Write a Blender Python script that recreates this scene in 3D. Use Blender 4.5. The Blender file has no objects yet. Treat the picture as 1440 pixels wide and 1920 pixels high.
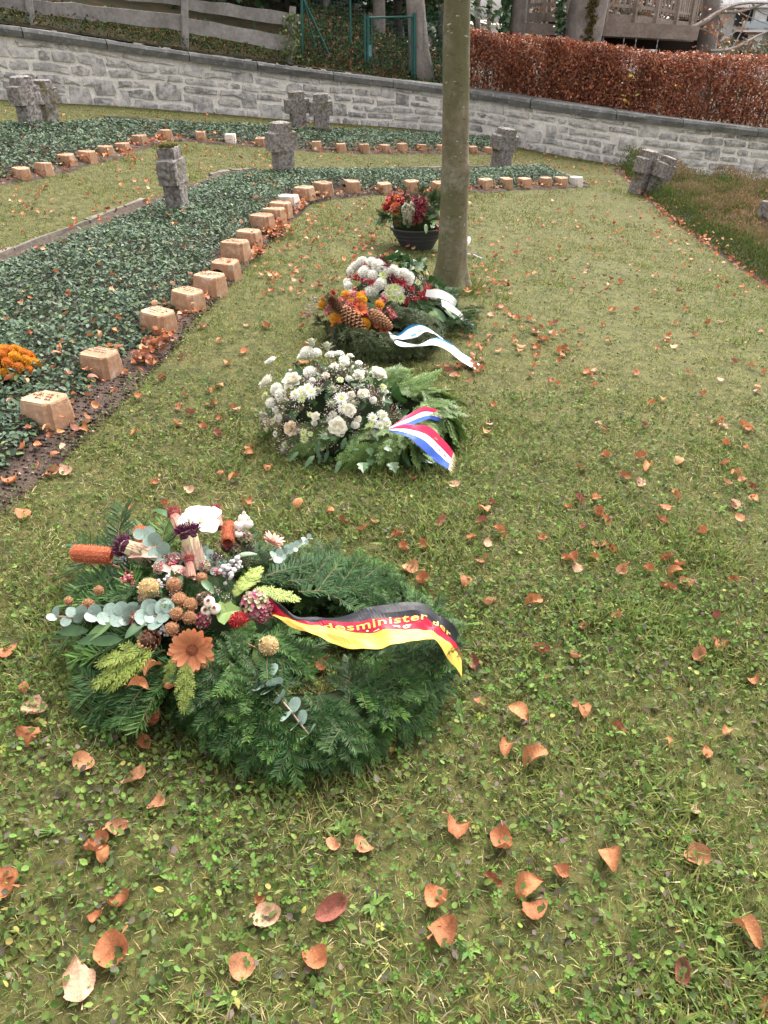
import bpy, math, random
import numpy as np
from mathutils import Matrix, Vector

# ------------------------------------------------------------------ camera, world, sun, exposure
SC = bpy.context.scene
COL = SC.collection
CAMZ, PITCH, F = 1.55, math.radians(32.7), 1450.0
cd = bpy.data.cameras.new('camera'); cam = bpy.data.objects.new('camera', cd); COL.objects.link(cam)
cd.sensor_fit = 'VERTICAL'; cd.sensor_height = 24.0; cd.lens = 24.0 * F / 1920.0
cd.clip_start = 0.05; cd.clip_end = 3000
cam.location = (0, 0, CAMZ); cam.rotation_euler = (math.pi / 2 - PITCH, 0, 0)
SC.camera = cam
W = bpy.data.worlds.new('World'); SC.world = W; W.use_nodes = True
nt = W.node_tree
bg = nt.nodes['Background']
sky = nt.nodes.new('ShaderNodeTexSky'); sky.sky_type = 'NISHITA'; sky.sun_disc = False
SUN_EL, SUN_AZ = math.radians(52), math.radians(25)
sky.sun_elevation = SUN_EL; sky.sun_rotation = SUN_AZ
sky.dust_density = 6.0; sky.air_density = 1.0; sky.ozone_density = 1.0
hs = nt.nodes.new('ShaderNodeHueSaturation'); hs.inputs['Saturation'].default_value = 0.08
nt.links.new(sky.outputs['Color'], hs.inputs['Color'])
wm = nt.nodes.new('ShaderNodeMix'); wm.data_type = 'RGBA'; wm.blend_type = 'MULTIPLY'; wm.inputs[0].default_value = 1.0; wm.inputs[7].default_value = (1.035, 1.0, .965, 1)   # warm white overcast
nt.links.new(hs.outputs['Color'], wm.inputs[6]); nt.links.new(wm.outputs[2], bg.inputs['Color'])
bg.inputs['Strength'].default_value = 0.15
sd = bpy.data.lights.new('sun', 'SUN'); sun = bpy.data.objects.new('sun', sd); COL.objects.link(sun)
sd.energy = 1.1; sd.angle = math.radians(45); sd.color = (1.0, 0.95, 0.87)
sv = Vector((math.sin(SUN_AZ) * math.cos(SUN_EL), math.cos(SUN_AZ) * math.cos(SUN_EL), math.sin(SUN_EL)))
sun.rotation_euler = sv.to_track_quat('Z', 'Y').to_euler()
sun.location = sv * 30
SC.view_settings.view_transform = 'Standard'; SC.view_settings.look = 'None'
SC.view_settings.exposure = 1.9; SC.view_settings.gamma = 1.0
SC.view_settings.use_curve_mapping = False
SC.cycles.max_bounces = 6; SC.cycles.transparent_max_bounces = 4
SC.cycles.use_denoising = True

rng = np.random.default_rng(7)
random.seed(7)

# ------------------------------------------------------------------ small maths
def sstep(a, b, x):
    t = np.clip((np.asarray(x, float) - a) / (b - a), 0, 1); return t * t * (3 - 2 * t)
def T(x, y):                                    # the lawn: falls to the right, more so further away
    return (-0.015 - 0.115 * sstep(1.5, 8.5, y)) * x
_L = np.random.default_rng(3).random((256, 256))
def vn(x, y):
    x = np.asarray(x, float); y = np.asarray(y, float)
    xi = np.floor(x).astype(int); yi = np.floor(y).astype(int)
    fx = x - xi; fy = y - yi; fx = fx * fx * (3 - 2 * fx); fy = fy * fy * (3 - 2 * fy)
    g = lambda a, b: _L[a % 256, b % 256]
    return (g(xi, yi) * (1 - fx) + g(xi + 1, yi) * fx) * (1 - fy) + (g(xi, yi + 1) * (1 - fx) + g(xi + 1, yi + 1) * fx) * fy
def fbm(x, y, o=3):
    s = 0; a = 0.5; n = 0
    for i in range(o):
        s = s + a * vn(np.asarray(x) * 2 ** i + 17 * i, np.asarray(y) * 2 ** i + 31 * i); n += a; a *= 0.5
    return s / n
cp, sp = math.cos(PITCH), math.sin(PITCH)
def ray(px, py):
    u = (px - 720) / F; v = (960 - py) / F
    return np.array([u, cp + v * sp, -sp + v * cp])
def P(px, py, dz=0.0):                          # where the sight line meets the ground (raised by dz)
    d = ray(px, py); lo = hi = 0.3
    for i in range(400):
        hi = lo + 0.1
        p = d * hi
        if CAMZ + p[2] < T(p[0], p[1]) + dz: break
        lo = hi
    for i in range(30):
        m = (lo + hi) / 2; p = d * m
        if CAMZ + p[2] < T(p[0], p[1]) + dz: hi = m
        else: lo = m
    p = d * lo
    return np.array([p[0], p[1], CAMZ + p[2]])
def at(px, py, Y):
    d = ray(px, py); p = d * (Y / d[1]); return np.array([p[0], p[1], CAMZ + p[2]])
def depth(p): return p[1] * cp + (CAMZ - p[2]) * sp
def nrm(v):
    v = np.asarray(v, float); return v / (np.linalg.norm(v, axis=-1, keepdims=True) + 1e-12)
def basis(x, up):                               # columns x, y, z with x kept and z near up
    x = nrm(x); up = np.asarray(up, float) + 1e-6
    z = nrm(up - np.sum(up * x, -1, keepdims=True) * x); y = np.cross(z, x)
    return np.stack([x, y, z], -1)
def zbasis(z, roll=0.0):
    z = nrm(z); a = np.array([1.0, 0.02, 0.01]) if abs(z[0]) < .9 else np.array([0, 1.0, 0])
    x = nrm(a - a.dot(z) * z); y = np.cross(z, x)
    c, s = math.cos(roll), math.sin(roll)
    return np.stack([x * c + y * s, -x * s + y * c, z], -1)
def catmull(pts, n):
    pts = np.asarray(pts, float); m = len(pts)
    q = np.vstack([2 * pts[0] - pts[1], pts, 2 * pts[-1] - pts[-2]])
    out = []
    for t in np.linspace(0, m - 1, n):
        i = min(int(t), m - 2); f = t - i
        p0, p1, p2, p3 = q[i], q[i + 1], q[i + 2], q[i + 3]
        out.append(.5 * (2 * p1 + (p2 - p0) * f + (2 * p0 - 5 * p1 + 4 * p2 - p3) * f * f + (3 * p1 - p0 - 3 * p2 + p3) * f ** 3))
    return np.array(out)
def resample(pts, n):
    pts = np.asarray(pts, float); s = np.r_[0, np.cumsum(np.linalg.norm(np.diff(pts, axis=0), axis=1))]
    t = np.linspace(0, s[-1], n)
    return np.stack([np.interp(t, s, pts[:, k]) for k in range(pts.shape[1])], -1)
def inside(poly, x, y):
    poly = np.asarray(poly); r = np.zeros(len(x), bool); j = len(poly) - 1
    for i in range(len(poly)):
        xi, yi = poly[i][:2]; xj, yj = poly[j][:2]
        c = ((yi > y) != (yj > y)) & (x < (xj - xi) * (y - yi) / (yj - yi + 1e-12) + xi)
        r ^= c; j = i
    return r
def dist_poly(line, x, y):
    d = np.full(len(x), 1e9); line = np.asarray(line)[:, :2]
    for a, b in zip(line[:-1], line[1:]):
        ab = b - a; t = np.clip(((x - a[0]) * ab[0] + (y - a[1]) * ab[1]) / (ab @ ab + 1e-12), 0, 1)
        d = np.minimum(d, np.hypot(x - a[0] - t * ab[0], y - a[1] - t * ab[1]))
    return d

# ------------------------------------------------------------------ materials
def mk(name):
    m = bpy.data.materials.new(name); m.use_nodes = True
    n = m.node_tree.nodes; return m, m.node_tree, n, m.node_tree.links, n['Principled BSDF']
def noise(t, scale, det=4, rough=.6, co=None):
    n = t.nodes.new('ShaderNodeTexNoise'); n.inputs['Scale'].default_value = scale
    n.inputs['Detail'].default_value = det; n.inputs['Roughness'].default_value = rough
    if co: t.links.new(co, n.inputs['Vector'])
    return n.outputs['Fac']
def ramp(t, fac, stops):
    r = t.nodes.new('ShaderNodeValToRGB'); e = r.color_ramp.elements
    while len(e) < len(stops): e.new(.5)
    for k, (p, c) in enumerate(stops):
        e[k].position = p; e[k].color = (c if len(c) == 4 else (*c, 1)) if hasattr(c, '__len__') else (c, c, c, 1)
    t.links.new(fac, r.inputs['Fac']); return r.outputs['Color']
def mix(t, a, b, fac, mode='MIX'):
    m = t.nodes.new('ShaderNodeMix'); m.data_type = 'RGBA'; m.blend_type = mode
    for s, v in ((m.inputs[0], fac), (m.inputs[6], a), (m.inputs[7], b)):
        if isinstance(v, (int, float)): s.default_value = v if s.type == 'VALUE' else (v, v, v, 1)
        elif isinstance(v, tuple): s.default_value = (*v, 1)
        else: t.links.new(v, s)
    return m.outputs[2]
def bump(t, b, h, strength=.4, dist=.01):
    n = t.nodes.new('ShaderNodeBump'); n.inputs['Strength'].default_value = strength; n.inputs['Distance'].default_value = dist
    t.links.new(h, n.inputs['Height']); t.links.new(n.outputs['Normal'], b.inputs['Normal'])
def wpos(t): return t.nodes.new('ShaderNodeNewGeometry').outputs['Position']
def opos(t): return t.nodes.new('ShaderNodeTexCoord').outputs['Object']
def vmat(name, rough=.6, trans=0., var=.25, scale=60., spec=.4, objvar=.0, bmp=0., bscale=200.):
    m, t, n, l, b = mk(name)
    a = n.new('ShaderNodeAttribute'); a.attribute_name = 'Col'
    c = a.outputs['Color']
    c = mix(t, c, ramp(t, noise(t, scale, 3, .6, opos(t)), [(.3, 1 - var), (.7, 1 + var)]), 1.0, 'MULTIPLY')
    if objvar:
        oi = n.new('ShaderNodeObjectInfo')
        c = mix(t, c, ramp(t, oi.outputs['Random'], [(0, 1 - objvar), (1, 1 + objvar)]), 1.0, 'MULTIPLY')
    l.new(c, b.inputs['Base Color']); b.inputs['Roughness'].default_value = rough
    b.inputs['Specular IOR Level'].default_value = spec
    if bmp: bump(t, b, noise(t, bscale, 3, .6, opos(t)), bmp, .003)
    if trans:
        tr = n.new('ShaderNodeBsdfTranslucent'); l.new(c, tr.inputs['Color'])
        ms = n.new('ShaderNodeMixShader'); ms.inputs[0].default_value = trans
        l.new(b.outputs[0], ms.inputs[1]); l.new(tr.outputs[0], ms.inputs[2])
        l.new(ms.outputs[0], n['Material Output'].inputs['Surface'])
    return m
def stone(name, stops, scale=8, rough=.9, bmp=.5, bscale=40, objvar=0.12, world=True, extra=None, pits=0):
    m, t, n, l, b = mk(name)
    co = wpos(t) if world else opos(t)
    c = ramp(t, noise(t, scale, 6, .65, co), stops)
    c = mix(t, c, ramp(t, noise(t, scale * 6, 4, .7, co), [(.3, .72), (.7, 1.15)]), 1.0, 'MULTIPLY')
    if objvar:
        oi = n.new('ShaderNodeObjectInfo')
        c = mix(t, c, ramp(t, oi.outputs['Random'], [(0, 1 - objvar), (1, 1 + objvar)]), 1.0, 'MULTIPLY')
    if extra: c = extra(t, c, co)
    l.new(c, b.inputs['Base Color']); b.inputs['Roughness'].default_value = rough
    b.inputs['Specular IOR Level'].default_value = .25
    bump(t, b, noise(t, bscale, 6, .7, co), bmp, .01)
    return m
M = {}
M['grass'] = vmat('grass_blades', .55, .25, .15, 8, .25)
M['weed'] = vmat('weed_leaves', .7, .2, .2, 60, .15)
M['vinca'] = vmat('periwinkle_leaves', .6, .14, .2, 60, .2)
M['dryleaf'] = vmat('dry_beech_leaf', .6, .15, .32, 30, .25, .2, .6, 90)
M['fir'] = vmat('fir_needles', .5, .12, .2, 25, .22, .28)
M['thuja'] = vmat('cypress_spray', .5, .15, .2, 25, .35, .15)
M['leaf'] = vmat('glossy_leaf', .36, .12, .2, 40, .5, .12)
M['petal'] = vmat('petals', .55, .18, .1, 60, .3, .05)
M['dry'] = vmat('dried_flower', .75, .1, .25, 90, .2, .06)
M['ribbon'] = vmat('satin_ribbon', .45, .08, .03, 40, .3)
M['gold'] = vmat('gold_print', .35, 0, .05, 40, .6)
M['bark'] = None
M['plain'] = vmat('painted', .5, 0, .12, 20, .4)
M['hedge'] = vmat('copper_leaves', .5, .2, .25, 3, .4)

def _moss(t, c, co):
    g = noise(t, 5.0, 5, .7, co)
    return mix(t, c, (.10, .085, .025), ramp(t, g, [(.56, 0), (.66, .75)]))
M['cross'] = stone('weathered_tuff', [(.34, (.085, .075, .068)), (.48, (.18, .163, .155)), (.60, (.29, .265, .255)), (.72, (.15, .132, .122))], 34, .95, 1.0, 60, .1, True, _moss)
def _smear(t, c, co):
    g = noise(t, 2.6, 6, .7, co); g2 = noise(t, 14., 4, .7, co)
    f = ramp(t, mix(t, g, g2, .45), [(.44, 0), (.57, .78)])
    return mix(t, c, (.60, .57, .555), f)
M['wallstone'] = stone('limestone_block', [(.3, (.16, .158, .163)), (.5, (.28, .274, .276)), (.72, (.40, .386, .38))], 5, .92, .7, 30, .32, True, _smear)
M['mortar'] = stone('lime_mortar', [(.3, (.60, .565, .53)), (.7, (.76, .73, .70))], 6, .95, .6, 50, 0)
def _cop(t, c, co):
    return mix(t, c, (.30, .30, .28), ramp(t, noise(t, 12, 5, .7, co), [(.55, 0), (.7, .6)]))
M['coping'] = stone('slate_coping', [(.3, (.085, .085, .085)), (.7, (.16, .16, .158))], 4, .8, .6, 30, .15, True, _cop)
def _clk(t, c, co):
    return mix(t, c, (.62, .56, .50), ramp(t, noise(t, 14, 5, .7, co), [(.55, 0), (.75, .55)]))
M['clinker'] = stone('clinker', [(.25, (.29, .155, .09)), (.5, (.38, .225, .14)), (.75, (.45, .30, .205))], 7, .75, .35, 60, .12, True, _clk)
M['clinkerpale'] = stone('pale_clinker', [(.25, (.55, .47, .42)), (.7, (.72, .66, .62))], 9, .75, .3, 60, .05)
M['edging'] = stone('edging_concrete', [(.3, (.10, .085, .07)), (.7, (.20, .175, .15))], 9, .95, .6, 40, .15)
M['soil'] = stone('dark_soil', [(.3, (.035, .024, .019)), (.55, (.075, .052, .042)), (.75, (.13, .095, .075))], 18, .98, 1.0, 45, 0)
M['lawn'] = stone('lawn_turf', [(.25, (.030, .034, .011)), (.45, (.06, .062, .019)), (.6, (.10, .094, .03)), (.8, (.085, .064, .035))], 14, .95, .8, 60, 0)
M['bank'] = stone('leafy_bank', [(.3, (.018, .024, .010)), (.5, (.04, .034, .016)), (.75, (.09, .045, .02))], 3, .95, .8, 20, 0)
M['wood'] = stone('weathered_wood', [(.3, (.17, .155, .15)), (.7, (.30, .28, .275))], 3, .85, .4, 30, .12)
M['deck'] = stone('grey_decking', [(.3, (.19, .155, .13)), (.7, (.33, .28, .25))], 3, .85, .4, 30, .12)
M['farwood'] = stone('forest_bark', [(.3, (.14, .12, .11)), (.7, (.29, .26, .245))], 4, .95, .6, 20, .12)
M['core'] = vmat('dark_core', .95, 0, .2, 30, .1)
M['house'] = stone('white_render', [(.3, (.72, .72, .72)), (.7, (.82, .82, .82))], 1, .9, .1, 20, 0)

def bark_main():
    m, t, n, l, b = mk('young_bark')
    co = wpos(t)
    mp = n.new('ShaderNodeMapping'); mp.inputs['Scale'].default_value = (1, 1, .7); l.new(co, mp.inputs['Vector'])
    c = ramp(t, noise(t, 16, 9, .75, mp.outputs[0]), [(.28, (.085, .07, .045)), (.5, (.165, .138, .092)), (.75, (.27, .235, .175))])
    c = mix(t, c, (.105, .105, .05), ramp(t, noise(t, 3.5, 4, .6, mp.outputs[0]), [(.40, 0), (.56, .85)]))
    mp2 = n.new('ShaderNodeMapping'); mp2.inputs['Scale'].default_value = (22, 22, 70); l.new(co, mp2.inputs['Vector'])
    c = mix(t, c, (.55, .52, .45), ramp(t, noise(t, 1, 2, .5, mp2.outputs[0]), [(.70, 0), (.75, .8)]))
    mp3 = n.new('ShaderNodeMapping'); mp3.inputs['Scale'].default_value = (14, 14, 45); l.new(co, mp3.inputs['Vector'])
    c = mix(t, c, (.06, .05, .035), ramp(t, noise(t, 1, 4, .7, mp3.outputs[0]), [(.58, 0), (.68, .65)]))
    c = mix(t, c, (.36, .35, .31), ramp(t, noise(t, 5, 6, .8, co), [(.55, 0), (.68, .5)]))
    l.new(c, b.inputs['Base Color']); b.inputs['Roughness'].default_value = .85
    b.inputs['Specular IOR Level'].default_value = .25
    bump(t, b, noise(t, 45, 8, .75, mp.outputs[0]), .8, .014)
    return m
M['bark'] = bark_main()

# ------------------------------------------------------------------ objects
WM = {}
def setp(o, label=None, cat=None, group=None, kind=None):
    if label: o['label'] = label
    if cat: o['category'] = cat
    if group: o['group'] = group
    if kind: o['kind'] = kind
    return o
def link(o, parent=None, mw=None):
    COL.objects.link(o)
    mw = mw or Matrix.Identity(4)
    if parent is not None:
        o.parent = parent; o.matrix_local = WM[parent].inverted() @ mw
    else: o.matrix_local = mw
    WM[o] = mw
    return o
def empty(name, loc, label=None, cat=None, group=None, kind=None):
    o = bpy.data.objects.new(name, None); o.empty_display_size = .1
    link(o, None, Matrix.Translation(Vector([float(q) for q in loc])))
    return setp(o, label, cat, group, kind)
def meshdata(name, V, Fc, C=None, mat=None, smooth=False):
    V = np.asarray(V, np.float32); me = bpy.data.meshes.new(name)
    if isinstance(Fc, np.ndarray):
        k = Fc.shape[1]; nf = len(Fc)
        me.vertices.add(len(V)); me.vertices.foreach_set('co', V.ravel())
        me.loops.add(nf * k); me.loops.foreach_set('vertex_index', Fc.astype(np.int32).ravel())
        me.polygons.add(nf); me.polygons.foreach_set('loop_start', np.arange(0, nf * k, k, dtype=np.int32))
        me.polygons.foreach_set('loop_total', np.full(nf, k, np.int32))
        me.update(calc_edges=True)
    else:
        me.from_pydata([tuple(map(float, v)) for v in V], [], [tuple(map(int, f)) for f in Fc]); me.update()
    if C is not None:
        C = np.asarray(C, np.float32)
        if C.ndim == 1: C = np.repeat(C[None], len(V), 0)
        a = me.color_attributes.new('Col', 'FLOAT_COLOR', 'POINT')
        a.data.foreach_set('color', np.hstack([C[:, :3], np.ones((len(C), 1), np.float32)]).astype(np.float32).ravel())
    if mat: me.materials.append(mat)
    if smooth: me.polygons.foreach_set('use_smooth', np.ones(len(me.polygons), bool))
    return me
class MB:
    def __init__(s): s.v = []; s.f = []; s.c = []; s.n = 0
    def add(s, V, Fc, C=(.5, .5, .5)):
        V = np.asarray(V, float); C = np.asarray(C, float)
        if C.ndim == 1: C = np.repeat(C[None], len(V), 0)
        s.v.append(V); s.c.append(C)
        s.f += [tuple(int(i) + s.n for i in f) for f in Fc]; s.n += len(V)
        return s
    def data(s, name, mat, smooth=False):
        return meshdata(name, np.vstack(s.v), s.f, np.vstack(s.c), mat, smooth)
    def build(s, name, mat, parent=None, mw=None, smooth=False):
        return link(bpy.data.objects.new(name, s.data(name, mat, smooth)), parent, mw)
def inst(name, me, parent, pos, R=None, s=1.0):
    o = bpy.data.objects.new(name, me)
    m = np.eye(4); m[:3, :3] = (np.eye(3) if R is None else R) * s; m[:3, 3] = pos
    return link(o, parent, Matrix(m.tolist()))
def scatter(sets):                               # sets of (tv, tf, pos, R, scale, col) -> V, F, C of one mesh
    Vs, Fs, Cs, n = [], [], [], 0
    for tv, tf, pos, R, s, c in sets:
        tv = np.asarray(tv, float); tf = np.asarray(tf); k = len(pos)
        if k == 0: continue
        s = np.broadcast_to(np.asarray(s, float), (k,))
        V = np.einsum('kij,nj->kni', R * s[:, None, None], tv) + pos[:, None, :]
        Vs.append(V.reshape(-1, 3)); Fs.append((tf[None] + (np.arange(k) * len(tv))[:, None, None]).reshape(-1, tf.shape[1]) + n)
        Cs.append(np.repeat(c, len(tv), 0)); n += k * len(tv)
    return np.vstack(Vs), np.vstack(Fs), np.vstack(Cs)
def scatter_obj(name, sets, mat, parent=None, smooth=False):
    V, Fc, C = scatter(sets)
    return link(bpy.data.objects.new(name, meshdata(name, V, Fc, C, mat, smooth)), parent)
def box(mb, c, sz, R=None, col=(.5, .5, .5), jit=0.0):
    V = np.array([[x, y, z] for x in (-.5, .5) for y in (-.5, .5) for z in (-.5, .5)]) * np.asarray(sz)
    if jit: V = V + rng.normal(0, jit, V.shape)
    if R is not None: V = V @ np.asarray(R).T
    mb.add(V + np.asarray(c), [(0, 1, 3, 2), (4, 6, 7, 5), (0, 4, 5, 1), (2, 3, 7, 6), (0, 2, 6, 4), (1, 5, 7, 3)], col); return mb
def beam(mb, a, b, w, h, col=(.5, .5, .5), up=(0, 0, 1)):
    a = np.asarray(a, float); b = np.asarray(b, float); R = basis(b - a, up)
    return box(mb, (a + b) / 2, (np.linalg.norm(b - a), w, h), R, col)
def tube(mb, pts, rad, n=6, col=(.5, .5, .5), cap=True, wob=0.0):
    pts = np.asarray(pts, float); rad = np.broadcast_to(np.asarray(rad, float), (len(pts),))
    V = []; Fc = []
    ref = np.array([.3, .7, .2])
    for i, p in enumerate(pts):
        t = nrm(pts[min(i + 1, len(pts) - 1)] - pts[max(i - 1, 0)])
        x = nrm(np.cross(t, ref) if abs(t @ nrm(ref)) < .95 else np.cross(t, [1, 0, 0])); y = np.cross(t, x)
        for k in range(n):
            a = 2 * math.pi * k / n
            r = rad[i] * (1 + (wob * rng.normal() if wob else 0))
            V.append(p + r * (math.cos(a) * x + math.sin(a) * y))
    for i in range(len(pts) - 1):
        for k in range(n):
            a = i * n + k; b = i * n + (k + 1) % n; Fc.append((a, b, b + n, a + n))
    if cap: Fc.append(tuple(range(n))[::-1]); Fc.append(tuple(range((len(pts) - 1) * n, len(pts) * n)))
    mb.add(V, Fc, col); return mb
def ball(mb, c, r, col, n=6, m=4, R=None):
    r = np.broadcast_to(np.asarray(r, float), (3,)); V = [[0, 0, 1]]; Fc = []
    for i in range(1, m):
        ph = math.pi * i / m
        for k in range(n):
            a = 2 * math.pi * (k + .5 * (i % 2)) / n; V.append([math.sin(ph) * math.cos(a), math.sin(ph) * math.sin(a), math.cos(ph)])
    V.append([0, 0, -1]); V = np.array(V) * r
    for k in range(n):
        Fc.append((0, 1 + k, 1 + (k + 1) % n))
        Fc.append((len(V) - 1, 1 + (m - 2) * n + (k + 1) % n, 1 + (m - 2) * n + k))
    for i in range(m - 2):
        for k in range(n):
            a = 1 + i * n + k; b = 1 + i * n + (k + 1) % n; Fc.append((a, a + n, b + n, b))
    if R is not None: V = V @ np.asarray(R).T
    mb.add(V + np.asarray(c), Fc, col); return mb
# leaf templates: x along the leaf, z up
LEAF4 = (np.array([[0, 0, 0], [.42, .27, .05], [.42, -.27, .05], [1, 0, -.05], [.45, 0, -.02]]), np.array([[0, 4, 1], [0, 2, 4], [1, 4, 3], [4, 2, 3]]))
LEAF8 = (np.array([[0, 0, 0], [.25, .25, .06], [.62, .24, .05], [1, 0, -.1], [.62, -.24, .05], [.25, -.25, .06], [.28, 0, -.0], [.65, 0, -.02]]),
         np.array([[0, 6, 1], [0, 5, 6], [1, 6, 7], [1, 7, 2], [6, 5, 4], [6, 4, 7], [2, 7, 3], [7, 4, 3]]))
ROUND = (np.array([[0, 0, 0], [.15, .36, .06], [.6, .46, .08], [.98, .2, .0], [.98, -.2, .0], [.6, -.46, .08], [.15, -.36, .06], [.5, 0, -.04]]),
         np.array([[7, 0, 6], [7, 1, 0], [7, 2, 1], [7, 3, 2], [7, 4, 3], [7, 5, 4], [7, 6, 5]]))
BLADE = (np.array([[-.045, 0, 0], [.045, 0, 0], [.036, .12, .5], [-.036, .12, .5], [0, .42, .92]]), np.array([[0, 1, 2], [0, 2, 3], [3, 2, 4]]))
BLADE1 = (np.array([[-.042, 0, 0], [.042, 0, 0], [0, .36, .92]]), np.array([[0, 1, 2]]))
def clover():
    V = []; Fc = []
    for k in range(3):
        a = 2 * math.pi * k / 3
        l = np.array([[0, 0, 0], [.3, .24, .05], [.52, .16, .06], [.46, 0, .02], [.52, -.16, .06], [.3, -.24, .05]])
        c, s = math.cos(a), math.sin(a)
        l = np.stack([l[:, 0] * c - l[:, 1] * s, l[:, 0] * s + l[:, 1] * c, l[:, 2]], -1)
        n = len(V); V += l.tolist(); Fc += [[n, n + 3, n + 2], [n, n + 2, n + 1], [n, n + 5, n + 4], [n, n + 4, n + 3]]
    return np.array(V), np.array(Fc)
CLOVER = clover()
def randR(k, tilt, r=rng):                       # random heading, leaning up to tilt radians
    a = r.uniform(0, 2 * math.pi, k); e = r.uniform(-tilt, tilt, k); ro = r.uniform(-tilt, tilt, k)
    x = np.stack([np.cos(a) * np.cos(e), np.sin(a) * np.cos(e), np.sin(e)], -1)
    up = np.stack([-np.sin(a) * np.sin(ro), np.cos(a) * np.sin(ro), np.cos(ro)], -1)
    return basis(x, up)
def pick(cols, w, k, jit=.15, r=rng):
    cols = np.asarray(cols, float); w = np.asarray(w, float); i = r.choice(len(cols), k, p=w / w.sum())
    return np.clip(cols[i] * (1 + r.normal(0, jit, (k, 1))) * (1 + r.normal(0, jit * .35, (k, 3))), .004, .95)

# ================================================================== THE SETTING
# ---- lawn
gx = np.linspace(-9, 12, 141); gy = np.r_[np.linspace(-2.5, 6, 86), np.linspace(6.1, 16.5, 70)]
X, Y = np.meshgrid(gx, gy, indexing='ij')
Z = T(X, Y) + .012 * (fbm(X * 3, Y * 3) - .5)
idx = np.arange(X.size).reshape(X.shape)
q = np.stack([idx[:-1, :-1], idx[1:, :-1], idx[1:, 1:], idx[:-1, 1:]], -1).reshape(-1, 4)
o = link(bpy.data.objects.new('lawn', meshdata('lawn', np.stack([X, Y, Z], -1).reshape(-1, 3), q, None, M['lawn'], True)))
setp(o, 'mossy autumn lawn scattered with fallen leaves', None, None, 'structure')
mb = MB(); a = np.linspace(0, 2 * math.pi, 25)[:-1]
mb.add([[700 * math.cos(t), 700 * math.sin(t), -4] for t in a], [tuple(range(24))])
setp(mb.build('ground', M['bank']), 'distant ground beyond the cemetery', None, None, 'structure')

# ---- bed outlines
def PL(pts, n=60): return resample(catmull([P(*q) for q in pts], 120), n)
F1 = PL([(-140, 1110), (-20, 985), (110, 880), (205, 785), (330, 655), (455, 512), (520, 445), (560, 402), (610, 378), (700, 368), (820, 367), (910, 362), (1020, 356), (1105, 351)], 90)
B1 = PL([(-140, 545), (0, 480), (130, 432), (270, 378), (400, 330), (470, 321), (600, 320), (830, 318), (1010, 312), (1055, 326), (1100, 347)], 90)
F2 = PL([(-120, 382), (0, 352), (90, 335), (210, 301), (310, 268), (372, 269), (430, 273), (590, 286), (720, 290), (830, 288), (925, 291)], 80)
B2 = PL([(-120, 240), (0, 236), (200, 230), (420, 238), (600, 244), (760, 251), (830, 255), (925, 264)], 80)
def strip(name, A, B, n, dz, mat, rag=0.0):
    t = np.linspace(0, 1, n)[None, :, None]; G = A[:, None, :] * (1 - t) + B[:, None, :] * t
    x, y = G[..., 0], G[..., 1]
    if rag: x = x + rag * (vn(x * 9, y * 9) - .5); y = y + rag * (vn(x * 9 + 40, y * 9) - .5)
    z = T(x, y) + dz + .012 * (fbm(x * 3, y * 3) - .5) + .014 * (fbm(x * 14, y * 14) - .5)
    z[:, 0] -= .035; z[:, -1] -= .035
    i = np.arange(x.size).reshape(x.shape)
    q = np.stack([i[:-1, :-1], i[1:, :-1], i[1:, 1:], i[:-1, 1:]], -1).reshape(-1, 4)
    return link(bpy.data.objects.new(name, meshdata(name, np.stack([x, y, z], -1).reshape(-1, 3), q, None, mat, True)))
setp(strip('soil', F1, B1, 40, .017, M['soil'], .09), 'dark bare soil of the front ivy bed', None, None, 'structure')
setp(strip('soil', F2, B2, 24, .017, M['soil'], .09), 'dark soil of the rear ivy bed', None, None, 'structure')
POLY1 = np.vstack([F1, B1[::-1]]); POLY2 = np.vstack([F2, B2[::-1]])
HF = PL([(1150, 318), (1172, 342), (1215, 385), (1262, 425), (1340, 482), (1440, 552), (1560, 640), (1780, 800)], 46)
HB = PL([(1160, 316), (1215, 325), (1262, 342), (1320, 366), (1395, 392), (1480, 425), (1600, 480), (1840, 600)], 46)
setp(strip('soil', HF, HB, 12, .014, M['soil'], .08), 'soil edge under the heather bed', None, None, 'structure')
POLYH = np.vstack([HF, HB[::-1]])
H2F = PL([(1318, 352), (1360, 372), (1440, 396), (1560, 440)], 20); H2B = PL([(1335, 346), (1400, 355), (1440, 362), (1600, 392)], 20)
POLYH2 = np.vstack([H2F, H2B[::-1]])

# ---- stone wall
WB = [(0, 187), (110, 191), (240, 201), (360, 208), (500, 222), (700, 236), (834, 246), (885, 258), (960, 274), (1165, 311), (1440, 341)]
wtop = lambda px: np.interp(px, [0, 345, 520, 650, 834, 880, 960, 1110, 1250, 1440], [38, 94, 120, 138, 159, 170, 181, 204, 222, 245])
wb = np.array([P(*q) for q in WB])
wt = np.array([at(q[0], wtop(q[0]), w[1] - .05)[2] for q, w in zip(WB, wb)])
def ext(a, i, j, d):
    t = nrm((a[i] - a[j])[:2]); p = a[i].copy(); p[:2] += t * d; return p
wb0 = ext(wb, 0, 2, 2.2); wb0[2] = T(wb0[0], wb0[1]); wb1 = ext(wb, -1, -3, 2.5); wb1[2] = T(wb1[0], wb1[1])
wb = np.vstack([wb0, wb, wb1]); hh = wt - wb[1:-1, 2]
hh = np.r_[hh[0], hh, hh[-1]]
WLN = resample(np.c_[catmull(wb, 200), np.interp(np.linspace(0, 1, 200), np.linspace(0, 1, len(hh)), hh)], 200)
k5 = np.ones(25) / 25
for c in range(4): WLN[:, c] = np.convolve(np.pad(WLN[:, c], 12, mode='reflect', reflect_type='odd'), k5, 'valid')
ws = np.r_[0, np.cumsum(np.hypot(*np.diff(WLN[:, :2], axis=0).T))]; WLEN = ws[-1]
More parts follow.
